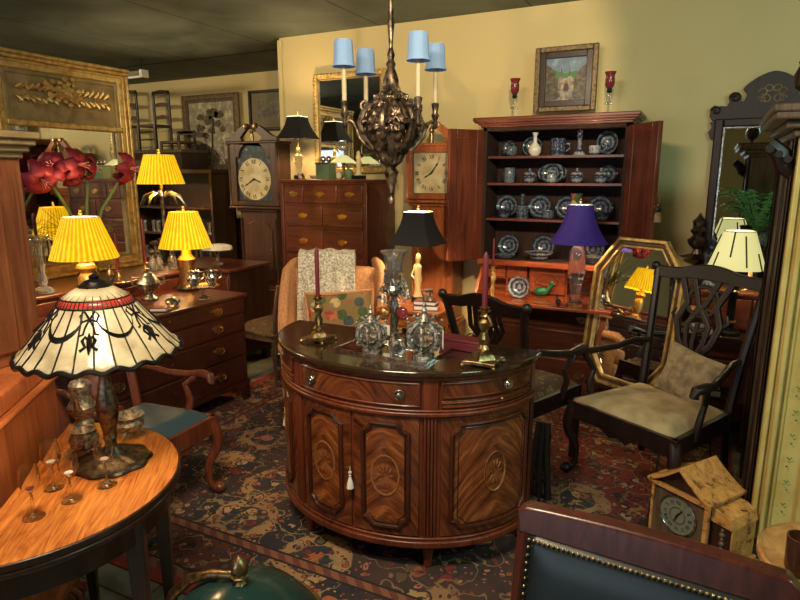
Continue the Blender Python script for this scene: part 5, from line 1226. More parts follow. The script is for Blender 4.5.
pot('stoneware_jug', 'cream jug with rust pattern above the indigo lampshade', 'jug', 577, s3, [(.03, 0), (.04, .03), (.03, .08), (.026, .12), (.034, .15), (.028, .148), (.001, .03)], 'needle', Y=4.25)
pot('china_bowl', 'small blue bowl before the last plate of the third shelf', 'bowl', 604, s3, BOWL, 'chinad')
DISH = [(.05, 0), (.055, .005), (.08, .018), (.082, .022), (.076, .02), (.001, .008)]
pot('china_dish', 'flat blue dish at the left end of the lowest shelf', 'dish', 507, s4, DISH, 'china', Y=4.25, n=32)
pot('china_bowl', 'wide white oval bowl in the middle of the lowest shelf', 'bowl', 542, s4, [(.04, 0), (.05, .008), (.085, .045), (.08, .045), (.048, .012), (.001, .01)], 'china', Y=4.25, n=32)
for k, z in enumerate((0, .012, .024)): pot('china_dish', ('bottom', 'middle', 'top')[k]+' dish of the blue stack at the right end of the lowest shelf', 'dish', 598, s4+z, DISH, 'china', Y=4.24, n=32)
plate('blue and white plate propped up inside the open desk', 520, 277, .078, .7665, 4.05, m='china')
# things on the desk flap
def duck(label, px, py, s, m, rz):
    p = atz(px, py, .766); t = thing('bird_figurine', label, 'figurine', (p.x, p.y, .767), rz)
    g = G().ball((0, 0, .024*s), .024*s, 14, sx=1.7, sy=.9); g.tube([(.03*s, 0, .03*s), (.045*s, 0, .05*s), (.05*s, 0, .062*s)], [.013*s, .01*s, .012*s], 10).ball((.053*s, 0, .068*s), .014*s, 10); g.build('body', m, t)
    G().tube([(.064*s, 0, .066*s), (.084*s, 0, .062*s)], [.006*s, .002*s], 6).build('beak', 'oldbrass', t)
M['malachite'] = flat('malachite_green', (.02, .16, .06), .25)
duck('green bird figurine on the desk flap beside the propped plate', 541, 296, 1.3, 'malachite', .3)
duck('small black bird figurine on the desk flap before the crystal lamp', 558, 305, .8, 'black', 2.0)
# ---------------------------------------------------------------- candlesticks
def figural(label, p, s=1., hc=.22, hl=.3, m='oldbrass', base=True):
    t = thing('candlestick', label, 'candlestick', p)
    if base:
        g = G(); q = .058*s
        g.prismz([(-q, -q), (-q*.3, -q*.85), (q*.3, -q*.85), (q, -q), (q*.85, -q*.3), (q*.85, q*.3), (q, q), (q*.3, q*.85), (-q*.3, q*.85), (-q, q), (-q*.85, q*.3), (-q*.85, -q*.3)], .01*s, .024*s); g.build('base', m, t, bevel=.003)
        for a in (-1, 1):
            for b in (-1, 1): G().ball((a*q*.95, b*q*.95, .008*s), .008*s, 8).build('foot', m, t)
        G().lathe([(.045*s, .024*s), (.035*s, .04*s), (.015*s, .05*s)], 4).build('plinth', m, t)
    z = .05*s if base else 0
    if not base: G().lathe([(.04*s, 0), (.038*s, .01*s), (.015*s, .02*s)], 16).build('base', m, t)
    h = hc
    G().lathe([(.012*s, z), (.02*s, z+.06*h), (.012*s, z+.15*h), (.018*s, z+.3*h), (.01*s, z+.45*h), (.017*s, z+.58*h), (.02*s, z+.68*h), (.009*s, z+.75*h), (.013*s, z+.82*h), (.008*s, z+.88*h)], 16, wave=lambda a, zz: 1+.2*math.sin(3*a+zz*50)).build('figure', m, t)
    G().tube([(.01, 0, z+.55*h), (.03*s, -.01, z+.65*h), (.015*s, -.01, z+.85*h)], .005*s, 6).build('raised_arm', m, t)
    G().lathe([(.008*s, z+.87*h), (.02*s, z+.92*h), (.022*s, z+.95*h), (.011*s, z+.955*h), (.014*s, z+h), (.018*s, z+1.02*h), (.011*s, z+1.02*h)], 16).build('candle_cup', m, t)
    G().lathe([(.0095*s, z+h), (.0095*s, z+h+hl*.93), (.004*s, z+h+hl), (.001, z+h+hl+.004)], 12).build('candle', 'candle', t)
    return t
ZC = .8745
p = atz(319, 341, ZC); figural('figural brass candlestick with burgundy candle at the left of the commode top', (p.x, p.y, ZC), 1., .155, .215)
p = atz(483, 365, ZC); figural('figural brass candlestick with burgundy candle at the right of the commode top', (p.x, p.y, ZC), 1.15, .17, .215)
p = aty(494, 284, 3.95); figural('slim brass candlestick with burgundy candle on the left of the desk flap', (p.x, 3.92, .7665), .8, .22, .2, 'gold', base=False)
p = atz(117, 296, .79); 
for px, yb, yt, xx, lab in ((118, 270, 231, -3.45, 'brass candlestick with burgundy candle between the two yellow lamps, nearer one'), (145, 262, 217, -3.43, 'brass candlestick with tall burgundy candle behind the pewter teapot')):
    a_ = atx(px, yb, xx); b_2 = atx(px, yt, xx); t = thing('candlestick', lab, 'candlestick', (xx, a_.y, .902)); h = a_.z-.902
    G().lathe([(.035, 0), (.03, .008), (.01, .015), (.008, h*.4), (.015, h*.5), (.008, h*.6), (.008, h*.85), (.022, h*.93), (.014, h)], 16).build('stick', 'brass', t)
    G().lathe([(.011, h-.01), (.013, h+(b_2.z-a_.z)*.9), (.004, b_2.z-.902-.005), (.001, b_2.z-.902)], 12).build('candle', 'candle', t)
# ---------------------------------------------------------------- mirror tray and its silver
tr0 = [atz(x, y, ZC) for x, y in ((334, 351), (428, 366), (457, 346), (372, 333))]
c0 = sum(tr0, Vector())/4
ex = (tr0[1]-tr0[0]+tr0[2]-tr0[3]).normalized(); rzt = math.atan2(ex.y, ex.x); Lw = ((tr0[1]-tr0[0]).length+(tr0[2]-tr0[3]).length)/4; ey = Vector((-ex.y, ex.x, 0)); Ld = abs((tr0[3]-tr0[0]).dot(ey))/4+abs((tr0[2]-tr0[1]).dot(ey))/4
tray = thing('mirror_tray', 'rectangular mirrored tray in the middle of the commode top', 'tray', (c0.x, c0.y, ZC+.0005), rzt)
G().box(-Lw, Lw, -Ld, Ld, 0, .009).build('mirror_plate', 'mirror', tray, bevel=.003); G().frame(-Lw+.012, Lw-.012, 0, .001, .001, -.001, 0)
g = G().box(-Lw-.002, Lw+.002, -Ld-.002, -Ld+.004, -.0, .011).box(-Lw-.002, Lw+.002, Ld-.004, Ld+.002, 0, .011).box(-Lw-.002, -Lw+.004, -Ld, Ld, 0, .011).box(Lw-.004, Lw+.002, -Ld, Ld, 0, .011); g.build('rim', 'silver', tray)
ZM = ZC+.0105
M['oldsilver'] = metal('tarnished_silver', (.5, .47, .42), (.14, .13, .11), .45, 90, .6, .8)
def scrollurn(label, px, py, s, tagged=False):
    p = atz(px, py, ZM); t = thing('scrolled_inkwell', label, 'ornament', (p.x, p.y, ZM), .5)
    G().lathe([(.032*s, 0), (.034*s, .01*s), (.016*s, .02*s), (.014*s, .03*s)], 18).build('foot', 'oldsilver', t)
    G().lathe([(.016*s, .03*s), (.042*s, .055*s), (.046*s, .075*s), (.035*s, .1*s), (.018*s, .112*s), (.022*s, .118*s)], 22).build('bowl', 'crystal', t)
    g = G().lathe([(.022*s, .118*s), (.016*s, .13*s), (.006*s, .14*s), (.01*s, .15*s), (.005*s, .16*s), (.008*s, .168*s), (.001, .178*s)], 14); g.build('lid', 'oldsilver', t)
    g = G()
    for a in range(7):
        q = a*2*PI/7
        R = Matrix.Rotation(q, 4, 'Z')
        g.M = R; g.tube([(.046*s*math.cos(b)+.008*s, 0, .068*s+.046*s*math.sin(b)) for b in [(-1.3+2.7*k/10) for k in range(11)]], [.004*s+.004*s*abs(math.sin(k)) for k in range(11)], 6)
        g.tube([(.05*s+x*s, 0, .04*s+z*s*.8) for x, z in spiral(0, 0, .014, .003, 100, 500, 12)], .003*s, 6)
        g.ball((.055*s, 0, .118*s), .006*s, 6); g.ball((.03*s, .01*s, .13*s), .006*s, 6)
        g.tube([(.045*s+x*s, 0, .09*s+z*s) for x, z in spiral(0, 0, .018, .004, 200, 560, 12)], .0035*s, 6)
    g.build('scrollwork', 'oldsilver', t)
    if tagged: G().box(-.001, .001, -.016, .016, .03*s, .085*s).at(.0, 0, 0).build('price_tag', 'paper', t, loc=(.055*s*1., -.03*s, .01))
scrollurn('silver scrollwork inkwell at the left of the mirrored tray', 371, 352, 1.12)
scrollurn('larger silver scrollwork inkwell with white tag at the right of the mirrored tray', 424, 357, 1.28, True)
p = atz(398, 355, ZM)
t = thing('crystal_clock', 'small round crystal paperweight clock at the front of the mirrored tray', 'clock', (p.x, p.y, ZM), .45)
G().at(0, 0, .033, PI/2).lathe([(.02, -.014), (.031, -.01), (.033, 0), (.031, .01), (.02, .014)], 20).build('crystal', 'crystal', t); G().at(0, -.0145, .033, PI/2).lathe([(.018, 0), (.018, .002), (.001, .002)], 18).build('dial', 'pewter', t)
p = atz(392, 341, ZM)
t = thing('glass_epergne', 'tall figural silver centrepiece with fluted glass vase on the mirrored tray', 'centrepiece', (p.x, p.y+.02, ZM))
top_ = aty(399, 251, p.y+.02).z-ZM; k_ = top_/.4
G().lathe([(.055*k_, 0), (.055*k_, .01), (.035*k_, .02), (.02*k_, .035)], 8).build('base', 'silver', t)
G().lathe([(.02*k_, .035), (.014*k_, .06), (.02*k_, .09), (.012*k_, .12), (.02*k_, .14), (.024*k_, .16), (.012*k_, .185), (.014*k_, .2)], 16, wave=lambda a, z: 1+.15*math.sin(3*a+60*z)).build('figure_stem', 'pewter', t)
G().lathe([(.016*k_, .2), (.045*k_, .215), (.05*k_, .235*k_), (.042*k_, .25*k_)], 20).build('silver_bowl', 'silver', t)
G().lathe([(.04*k_, .25*k_), (.045*k_, .27*k_), (.043*k_, .31*k_), (.046*k_, .315*k_)], 28, wave=lambda a, z: 1+.05*math.sin(14*a)*math.cos(z*300)).build('cut_glass_band', 'crystal', t)
G().shell([(.037*k_, .312*k_), (.04*k_, .35*k_), (.047*k_, .385*k_), (.062*k_, .4*k_)], 36, .004, wave=lambda a, z: 1+.05*math.sin(12*a)).build('fluted_vase', 'crystal', t)
g = G()
for k in range(46):
    a = k*2.4; r = .02+.03*((k*37 % 10)/10); zz = .16*k_+.11*((k*53 % 10)/10)
    g.tube([(r*math.cos(a), r*math.sin(a), zz), ((r+.025)*math.cos(a+.2), (r+.025)*math.sin(a+.2), zz+.02), ((r+.035)*math.cos(a+.3), (r+.035)*math.sin(a+.3), zz+.0)], [.002, .006, .001], 6, flat=.4)
g.build('silver_leaves', 'oldsilver', t)
for k, (dx, dz) in enumerate(((-.045, .12), (.05, .13))): G().ball((dx, -.02, dz*k_), .03, 12, sy=.5).build('glass_drop', 'redglass' if k else 'copper', t)
G().box(-.016, .016, -.072, -.07, .04, .085).build('price_tag', 'paper', t)
p = atz(476, 350, ZC)
p1, p2 = atz(445, 347, ZC), atz(481, 353, ZC)
bx = thing('burgundy_box', 'flat burgundy box at the back edge of the commode behind the right candlestick', 'box', ((p1.x+p2.x)/2, (p1.y+p2.y)/2+.02, ZC+.0), math.atan2(p2.y-p1.y, p2.x-p1.x))
M['burg'] = flat('burgundy_board', (.12, .012, .02), .5)
G().box(-.1, .1, -.04, .04, .0008, .035).build('box', 'burg', bx, bevel=.003); G().box(-.102, .102, -.042, .042, .035, .048).build('lid', 'burg', bx, bevel=.003)
# ---------------------------------------------------------------- silver and glasses on the card table
def stemglass(label, px, py):
    p = atz(px, py, .72); t = thing('wine_glass', label, 'glass', (p.x, p.y, .7205))
    G().lathe([(.028, 0), (.028, .0015), (.006, .005), (.0035, .015), (.0035, .065), (.006, .072)], 24).build('stem', 'glass', t)
    G().shell([(.006, .07), (.02, .082), (.026, .1), (.025, .125), (.021, .145)], 28, .0012).build('bowl', 'glass', t)
    G().lathe([(.001, .077), (.008, .079), (.012, .083), (.001, .083)], 16).build('residue', 'candle' if px < 60 and py > 500 else 'paper', t)
stemglass('small stemmed glass nearest the front-left rim of the card table', 34, 517); stemglass('small stemmed glass closest to the cherry cabinet', 54, 488)
stemglass('small stemmed glass between the other two left glasses and the lamp tray', 72, 500); stemglass('small stemmed glass just in front of the stained glass lamp', 107, 485)
def hollow(name, label, cat, loc, prof, m='silver', rz=0, handle_xy=None, spout=None, legs=0, lidp=None, s=1., n=28, two=False, wave=None):
    t = thing(name, label, cat, loc, rz); G().lathe([(r*s, z*s) for r, z in prof], n, wave=wave).build('body', m, t)
    for hx in ([1, -1] if two else [1]):
        if handle_xy: G().tube([(hx*r*s, 0, z*s) for r, z in handle_xy], .005*s, 8).build('handle', m, t)
    if spout: G().tube([(-r*s, 0, z*s) for r, z in spout], [.014*s-.008*s*k/len(spout) for k in range(len(spout))], 8).build('spout', m, t)
    if lidp: G().lathe([(r*s, z*s) for r, z in lidp], n).build('lid', m, t)
    for k in range(legs): a = 2*PI*k/legs+.5; G().tube([(.035*s*math.cos(a), .035*s*math.sin(a), .03*s), (.05*s*math.cos(a), .05*s*math.sin(a), .012*s), (.045*s*math.cos(a), .045*s*math.sin(a), .005*s)], .005*s, 6).build('foot', m, t)
    return t
p = atz(84, 424, .72); hollow('silver_teapot', 'tall silver teapot at the back of the card table beside the cabinet', 'teapot', (p.x, p.y, .7205), [(.03, 0), (.034, .006), (.022, .02), (.045, .05), (.05, .07), (.034, .095), (.037, .13), (.038, .15)], 'oldsilver', 2.3, [(.036, .13), (.07, .135), (.075, .1), (.045, .06)], [(.04, .06), (.065, .09), (.075, .13)], 0, [(.038, .15), (.03, .162), (.008, .17), (.01, .18), (.001, .187)])
p = atz(86, 454, .72); hollow('silver_creamer', 'silver sugar pot with handle between the teapot and the stained glass lamp', 'sugar pot', (p.x, p.y, .7205), [(.024, .02), (.04, .035), (.046, .055), (.036, .078), (.04, .085), (.03, .084), (.001, .03)], 'oldsilver', 2.6, [(.038, .075), (.065, .08), (.066, .05), (.042, .04)], None, 4, two=True)
p = atz(130, 436, .72); hollow('silver_bowl', 'footed silver bowl at the right rim of the card table', 'bowl', (p.x, p.y, .7205), [(.03, .02), (.046, .035), (.05, .05), (.043, .062), (.052, .078), (.047, .077), (.001, .03)], 'oldsilver', 0, None, None, 4, wave=lambda a, z: 1+.03*math.sin(10*a))
# silver and pewter on the low chest
zc_ = .7925
p = atz(150, 300, .79); hollow('pewter_teapot', 'round two-handled pewter pot beside the right yellow lamp', 'pot', (p.x, p.y, zc_), [(.04, 0), (.042, .01), (.018, .03), (.055, .07), (.062, .095), (.04, .13), (.03, .14)], 'pewter', .9, [(.04, .125), (.08, .13), (.085, .09), (.06, .08)], None, 0, [(.03, .14), (.025, .15), (.006, .158), (.01, .17), (.001, .18)], two=True, s=1.2)
p = atz(173, 306, .79)
t = thing('lidded_glass_dish', 'low lidded glass dish on the front of the low chest', 'dish', (p.x, p.y, zc_)); G().lathe([(.03, 0), (.045, .02), (.046, .03)], 24).build('dish', 'crystal', t); G().lathe([(.047, .03), (.035, .045), (.01, .052), (.008, .06), (.001, .064)], 24).build('lid', 'silver', t)
p = atz(204, 299, .79)
t = thing('silver_compote', 'footed silver stand at the right end of the low chest carrying two small pots', 'stand', (p.x, p.y, zc_)); G().lathe([(.045, 0), (.04, .01), (.012, .025), (.012, .06), (.03, .075), (.095, .08), (.105, .09), (.09, .086), (.001, .082)], 28).build('stand', 'silver', t)
for dx, dy, lab in ((-.045, -.035, 'left'), (.035, .045, 'right')):
    hollow('silver_pot', lab+' silver cream pot on the footed silver stand', 'pot', (p.x+dx, p.y+dy, zc_+.088), [(.02, 0), (.022, .005), (.035, .03), (.036, .045), (.026, .065), (.033, .08), (.028, .078), (.001, .01)], 'silver', 1.2, [(.03, .07), (.055, .07), (.055, .04), (.034, .03)], s=1.25)
p = atz(160, 311, .79)
t = thing('small_book', 'small brown book lying at the front edge of the low chest', 'book', (p.x, p.y, zc_), .5); G().box(-.05, .05, -.04, .04, 0, .004).box(-.05, .05, -.04, .04, .02, .024).box(-.05, -.046, -.04, .04, 0, .024).build('cover', 'burg', t); G().box(-.045, .048, -.037, .037, .004, .02).build('pages', 'paper', t)
p = atz(212, 312, .79)
# figurine and crystal on the sideboard
for px, py, lab in ((171, 250, 'clear cut-glass decanter left of the tall burgundy candle'), (157, 248, 'cut-glass decanter behind the tall burgundy candle'), (163, 252, 'short cut-glass decanter before the far lamp')):
    q = atz(px, py+18, .902); q = Vector((-3.6, atx(px, py, -3.6).y, .902)); t = thing('glass_decanter', lab, 'decanter', (-3.6-.06*(px % 3), min(q.y, 3.3), .902))
    G().lathe([(.03, 0), (.034, .01), (.034, .07), (.012, .1), (.012, .12), (.018, .125)], 18, wave=lambda a, z: 1+.05*math.cos(6*a)).build('body', 'crystal', t); G().ball((0, 0, .15), .016, 10).build('stopper', 'crystal', t)
q = atx(114, 275, -3.5); t = thing('bronze_figurine', 'small dark seated figurine before the gilt mirror frame', 'figurine', (-3.5, q.y-.03, .902))
G().lathe([(.03, 0), (.03, .012), (.02, .015)], 14).build('base', 'black', t); G().tube([(0, 0, .015), (.004, 0, .04), (-.004, 0, .075), (.0, 0, .095), (0, 0, .11), (0, 0, .13)], [.018, .026, .022, .01, .015, .005], 12).build('figure', 'bronze', t); G().tube([(-.01, 0, .08), (-.035, 0, .06), (-.02, 0, .04)], .007, 8).tube([(.01, 0, .08), (.035, 0, .05), (.02, 0, .03)], .007, 8).build('arms', 'bronze', t)
q = atx(44, 290, -3.55); ql = atx(42, 225, -3.55)
t = thing('crystal_lustre', 'tall crystal lustre with hanging prisms beside the cherry cabinet', 'candlestick', (-3.55, q.y, .902)); hh = ql.z-.902
G().lathe([(.055, 0), (.055, .02), (.04, .03), (.02, .04), (.03, .09), (.015, .12), (.025, .17), (.015, .2), (.02, hh-.12), (.03, hh-.1)], 16, wave=lambda a, z: 1+.06*math.cos(8*a)).build('column', 'crystal', t)
G().shell([(.03, hh-.1), (.06, hh-.07), (.065, hh-.06)], 20, .003).build('drip_pan', 'crystal', t)
for k in range(10):
    a = 2*PI*k/10; G().lathe([(.001, hh-.19), (.006, hh-.18), (.005, hh-.075), (.001, hh-.07)], 6, (.06*math.cos(a), .06*math.sin(a), 0)).build('prism', 'crystal', t)
# ---------------------------------------------------------------- red amaryllis
XF = -3.62; vb = atx(88, 262, XF)
fl_ = thing('amaryllis_arrangement', 'vase of dark red amaryllis blooms and dried grasses before the gilt mirror', 'flowers', (XF, vb.y, .902))
G().lathe([(.05, 0), (.055, .01), (.065, .06), (.05, .13), (.035, .16), (.045, .18)], 24).build('vase', 'pewter', fl_)
def bloom(cx, cy, cz, yaw, s, tilt=.2):
    g = G()
    for k in range(6):
        a = 2*PI*k/6
        def pf(u, v, a=a):
            w = .042*s*math.sin(PI*min(1, .12+v*.85))**.8*(u-.5)*2; L = .105*s*v; r = L*.85; d = .055*s*math.sin(v*PI*.75)-.05*s*v*v
            lx, ly = r, w; return (lx*math.cos(a)-ly*math.sin(a), -d-.018*s*abs(u-.5)*2*-1, lx*math.sin(a)+ly*math.cos(a))
        g.grid(pf, 5, 7)
    g2 = g; R = Matrix.Translation((cx, cy, cz)) @ Matrix.Rotation(yaw, 4, 'Z') @ Matrix.Rotation(tilt, 4, 'X')
    g.v = [tuple(R @ Vector(p)) for p in g.v]; o = g.build('bloom', 'petal', fl_, solid=.003)
    h = G(); h.mat(R)
    for k in range(5): h.tube([(0, 0, 0), (.01*math.cos(k*1.3), -.04*s, .01*math.sin(k*1.3)), (.02*math.cos(k*1.3), -.07*s, .02*math.sin(k*1.3))], .002, 5)
    h.build('stamens', 'pinkwax', o); return o
for i, (px, py, yaw, s, tl) in enumerate(((40, 178, .4, 1.35, .5), (52, 166, -.3, 1.1, -.2), (75, 164, .9, 1.2, .1), (72, 176, .2, .9, .3), (90, 168, 1.5, .95, .2), (126, 168, 1.0, 1.25, .1), (121, 176, 1.8, .9, .3))):
    q = atx(px, py, XF+.05+.03*(i % 3)); cxx, cyy, czz = q.x-XF, q.y-vb.y, q.z-.902
    bloom(cxx, cyy, czz, yaw+.9-PI/4+1.0, s, tl)
for px, py in ((46, 176), (88, 172), (122, 176)):
    q = atx(px, py, XF+.03); a = Vector((0, 0, .14)); b = Vector((q.x-XF, q.y-vb.y, q.z-.902)); m_1 = a.lerp(b, .55)+Vector((0, (a.y-b.y)*.12, .03))
    G().tube([a, m_1, b], [.012, .011, .009], 10).build('stem', 'stem', fl_)
g = G(); rr = random.Random(3)
for k in range(70):
    a = rr.uniform(0, 2*PI); L = rr.uniform(.15, .36); sp_ = rr.uniform(.12, .34); z0 = .17
    g.tube([(0, 0, z0), (sp_*.35*math.cos(a)*.5, sp_*.5*math.sin(a), z0+L*.6), (sp_*math.cos(a)*.5, sp_*1.0*math.sin(a), z0+L*.8+rr.uniform(-.1, .1))], [.002, .0016, .001], 4)
o = g.build('dried_grasses', 'drygrass', fl_); o['kind'] = 'stuff'
for k in range(12):
    a = rr.uniform(0, 2*PI); L = rr.uniform(.16, .3)
    G().tube([(0, 0, .17), (L*.3*math.cos(a)*.5, L*.5*math.sin(a), .17+L*.7), (L*.9*math.cos(a)*.5, L*math.sin(a), .17+L*.75)], [.003, .01, .001], 6, flat=.3).build('leaf', 'leaf', fl_)
# ---------------------------------------------------------------- small table by the wing chair
st = thing('side_table', 'orange cherry drawer table with books beside the orange longcase clock', 'table', (-1.68, 3.62, .0105), 0)
G().box(-.23, .23, -.2, .2, .705, .7295).build('tabletop', 'cherryH', st, bevel=.005); G().box(-.2, .2, -.17, .17, .6, .705).build('case', 'cherryH', st, bevel=.003)
drawer_front(st, -.19, .19, .615, .7, -.17, 'cherryH', 1, 'brass', .8)
for a in (-1, 1):
    for b in (-1, 1): G().lathe([(.012, 0), (.018, .04), (.014, .3), (.02, .55), (.02, .6)], 10, (a*.18, b*.15, 0)).build('leg', 'cherry', st)
def book(label, loc, w, d, h, m, rz, name='closed_book'):
    t = thing(name, label, 'book', loc, rz); G().box(-w/2, w/2, -d/2, d/2, 0, .003).box(-w/2, w/2, -d/2, d/2, h-.003, h).box(-w/2, -w/2+.004, -d/2, d/2, 0, h).build('cover', m, t); G().box(-w/2+.003, w/2-.004, -d/2+.004, d/2-.004, .003, h-.003).build('pages', 'paper', t)
M['redbook'] = flat('red_book_cloth', (.22, .02, .015), .5); M['bluebook'] = flat('blue_book_cloth', (.03, .07, .2), .5)
book('lower red book under the jar on the drawer table', (-1.58, 3.53, .741), .16, .11, .03, 'redbook', .3); book('upper dark red book under the jar on the drawer table', (-1.585, 3.535, .772), .15, .1, .025, 'burg', .15)
t = thing('glass_jar', 'small lidded glass jar standing on two red books', 'jar', (-1.575, 3.54, .7975)); G().lathe([(.032, 0), (.034, .01), (.034, .055), (.03, .06)], 20).build('jar', 'crystal', t); G().lathe([(.033, .06), (.033, .072), (.001, .076)], 20).build('lid', 'pewter', t)
t = thing('floral_china_group', 'small white china figure with flowers beside the yellow figure lamp', 'figurine', (-1.8, 3.5, .741)); G().lathe([(.035, 0), (.03, .02), (.02, .05), (.028, .08), (.014, .1), (.018, .12), (.001, .135)], 16, wave=lambda a, z: 1+.12*math.sin(4*a)).build('figure', 'white', t)
g = G()
for k in range(14): a = k*2.4; g.ball((.03*math.cos(a), .03*math.sin(a), .02+.006*k), .009, 8)
g.build('flowers', 'pinkwax', t)
# books and box on right stand
book('red book at the bottom of the pile on the dark stand', (-.0, YR-.01, .691), .2, .13, .035, 'redbook', .2); book('blue book on the red book on the dark stand', (.0, YR-.01, .727), .18, .12, .03, 'bluebook', .05)
t = thing('round_box', 'round box with pale wooden lid on top of the books on the dark stand', 'box', (.0, YR-.01, .758)); G().lathe([(.065, 0), (.065, .06)], 28).build('box', 'darkw', t); G().lathe([(.068, .0605), (.068, .075), (.001, .078)], 28).build('lid', 'inlay', t)
book('blue book on the lower shelf of the dark stand', (.08, YR, .316), .2, .13, .04, 'bluebook', .1); book('white covered book lying on the blue book of the lower shelf', (.08, YR, .357), .17, .12, .03, 'paper', .3)
# ---------------------------------------------------------------- chandelier
dC = 2.9
pC = CAMP+ray(391, 100)/600*dC
chx, chy = pC.x, pC.y
def cz(py): 
    d = ray(391, py); h = math.hypot(chx, chy); return CH+d.z*h/math.hypot(d.x, d.y)
ch = thing('chandelier', 'carved dark wood chandelier with pale blue shades hanging from the ceiling', 'chandelier', (chx, chy, 0))
zt_, z60, zb_ = CZ, cz(58), cz(205)
ft = cz(172)
G().lathe([(.001, zb_), (.012, zb_+.005), (.016, zb_+.03), (.008, zb_+.045), (.014, zb_+.06), (.01, zb_+.075), (.03, ft-.02), (.038, ft), (.024, ft+.02), (.034, ft+.035), (.03, ft+.05)], 20).build('pendant_finial', 'bronze', ch)
bl, bh = ft+.04, cz(92)
H_ = bh-bl
G().lathe([(.03, bl), (.055, cz(155)), (.085, cz(144)), (.1, cz(133)), (.095, cz(124)), (.065, cz(110)), (.04, cz(98)), (.03, bh)], 28, wave=lambda a, z: 1+.07*math.sin(8*a+z*14)).build('carved_body', 'bronze', ch)
def acanthus(a0, prof, wmax, lobes=5, nm='acanthus_leaf'):
    c, s_ = math.cos(a0), math.sin(a0)
    def pos(v):
        x = v*(len(prof)-1); i = min(int(x), len(prof)-2); f = x-i; return prof[i][0]*(1-f)+prof[i+1][0]*f, prof[i][1]*(1-f)+prof[i+1][1]*f
    def fn(u, v):
        r, z = pos(v); w = wmax*(math.sin(PI*(.12+.86*v))**.7)*(1+.22*math.cos(lobes*2*PI*v)*(abs(u-.5) > .3))
        t = (u-.5)*2; rr_ = r-.022*t*t+.006*math.cos(u*6*PI); y = w*t
        return (rr_*c-y*s_, rr_*s_+y*c, z+.012*abs(t)*math.cos(lobes*2*PI*v))
    return G().grid(fn, 10, 22).build(nm, 'bronze', ch, solid=.009)
for k in range(7):
    a = 2*PI*k/7
    acanthus(a, [(.03, bl-.01), (.065, cz(155)), (.1, cz(144)), (.12, cz(134)), (.145, cz(129)), (.155, cz(133))], .05)
    acanthus(a+PI/7, [(.03, cz(92)), (.055, cz(101)), (.09, cz(111)), (.115, cz(120)), (.145, cz(125)), (.15, cz(122))], .05)
    acanthus(a, [(.045, cz(104)), (.085, cz(116)), (.11, cz(124)), (.13, cz(128)), (.135, cz(125))], .04)
    acanthus(a+.2, [(.03, cz(84)), (.04, cz(90)), (.06, cz(97)), (.08, cz(100)), (.082, cz(96))], .028)
for k in range(6):
    a = PI/6+2*PI*k/6+.2; u = Vector((math.cos(a), math.sin(a), 0))
    cc = [(.035, cz(98)), (.09, cz(103)), (.135, cz(112)), (.155, cz(123)), (.14, cz(136)), (.1, cz(147)), (.05, cz(156))]
    g = G().tube([(u.x*r, u.y*r, z) for r, z in cc], [.008, .013, .015, .016, .015, .013, .008], 8)
    g.tube([(u.x*(.13+x), u.y*(.13+x), cz(106)+z) for x, z in spiral(0, 0, .028, .006, -160, 300, 16)], .009, 8); g.build('scroll', 'bronze', ch)
G().lathe([(.028, cz(92)), (.036, cz(88)), (.038, cz(80)), (.026, cz(72)), (.018, cz(68)), (.024, cz(64)), (.014, cz(60)), (.02, cz(55)), (.012, cz(50)), (.009, cz(46)), (.015, cz(30)), (.018, cz(22)), (.012, cz(17)), (.015, cz(8)), (.01, cz(0)), (.01, CZ-.03), (.05, CZ-.012), (.055, CZ-.001)], 18).build('turned_stem', 'bronze', ch)
vr = Vector((rt.x, rt.y)); vf = Vector((fw.x, fw.y)).normalized()
zarm = cz(124)
for k, (dx, dd) in enumerate(((-46, -.55), (-27, 1.), (26, -1.), (45, .55))):
    sc_m = dC/600; off = vr*(dx*sc_m)
    L = .225; q = math.sqrt(max(L*L-(dx*sc_m)**2, .0001))*(1 if dd > 0 else -1)
    e = off+vf*q; u = Vector(e).normalized()
    P = lambda r, z: (u.x*r, u.y*r, z)
    zc_c = cz(104)+.02
    arm = G().tube([P(.05, cz(154)), P(.11, cz(148)), P(.155, cz(138)), P(.185, zarm+.005), P(.205, zarm+.015), P(L, zarm+.0), P(L, zarm+.03)], [.014, .012, .011, .01, .01, .009, .009], 8).build('arm', 'bronze', ch)
    G().lathe([(.006, zarm-.02), (.012, zarm-.01), (.01, zarm+.02), (.02, zarm+.045), (.012, zarm+.06), (.016, zarm+.08), (.02, zarm+.1), (.012, zarm+.105)], 14, (u.x*L, u.y*L, 0)).build('candle_cup', 'bronze', arm)
    zs_ = cz(68)+.0
    G().lathe([(.0115, zarm+.1), (.0115, zs_+.02)], 14, (u.x*L, u.y*L, 0)).build('candle_tube', 'ivorytube', arm)
    s_ = G().at(u.x*L, u.y*L, 0); s_.shell([(.054, zs_-.0), (.048, zs_+.02), (.046, zs_+.06), (.045, zs_+.1), (.041, zs_+.118)], 40, .002, wave=lambda a, z: 1+.02*math.cos(8*a)); s_.build('lamp_shade', 'blueshade', arm)
# ---------------------------------------------------------------- hanging tube light, far left
a, b = aty(143, 73, 4.6), aty(112, 76, 4.6)
t = thing('ceiling_tube_light', 'unlit white tube light hanging on a rod from the dark ceiling', 'ceiling light', (a.x, 4.6, a.z)); G().box(-1.2, 0, -.04, .04, -.02, .02).build('housing', 'matboard', t, bevel=.004)
G().at(-.6, 0, -.03, 0, PI/2).lathe([(.013, -.57), (.013, .57)], 12).build('tube', 'paper', t); G().box(-.006, .03, -.045, .045, -.045, .03).build('end_cap', 'white', t, bevel=.003)
for x in (-.02, -1.15): G().tube([(x, 0, .02), (x, 0, CZ-a.z)], .006, 6).build('rod', 'black', t)
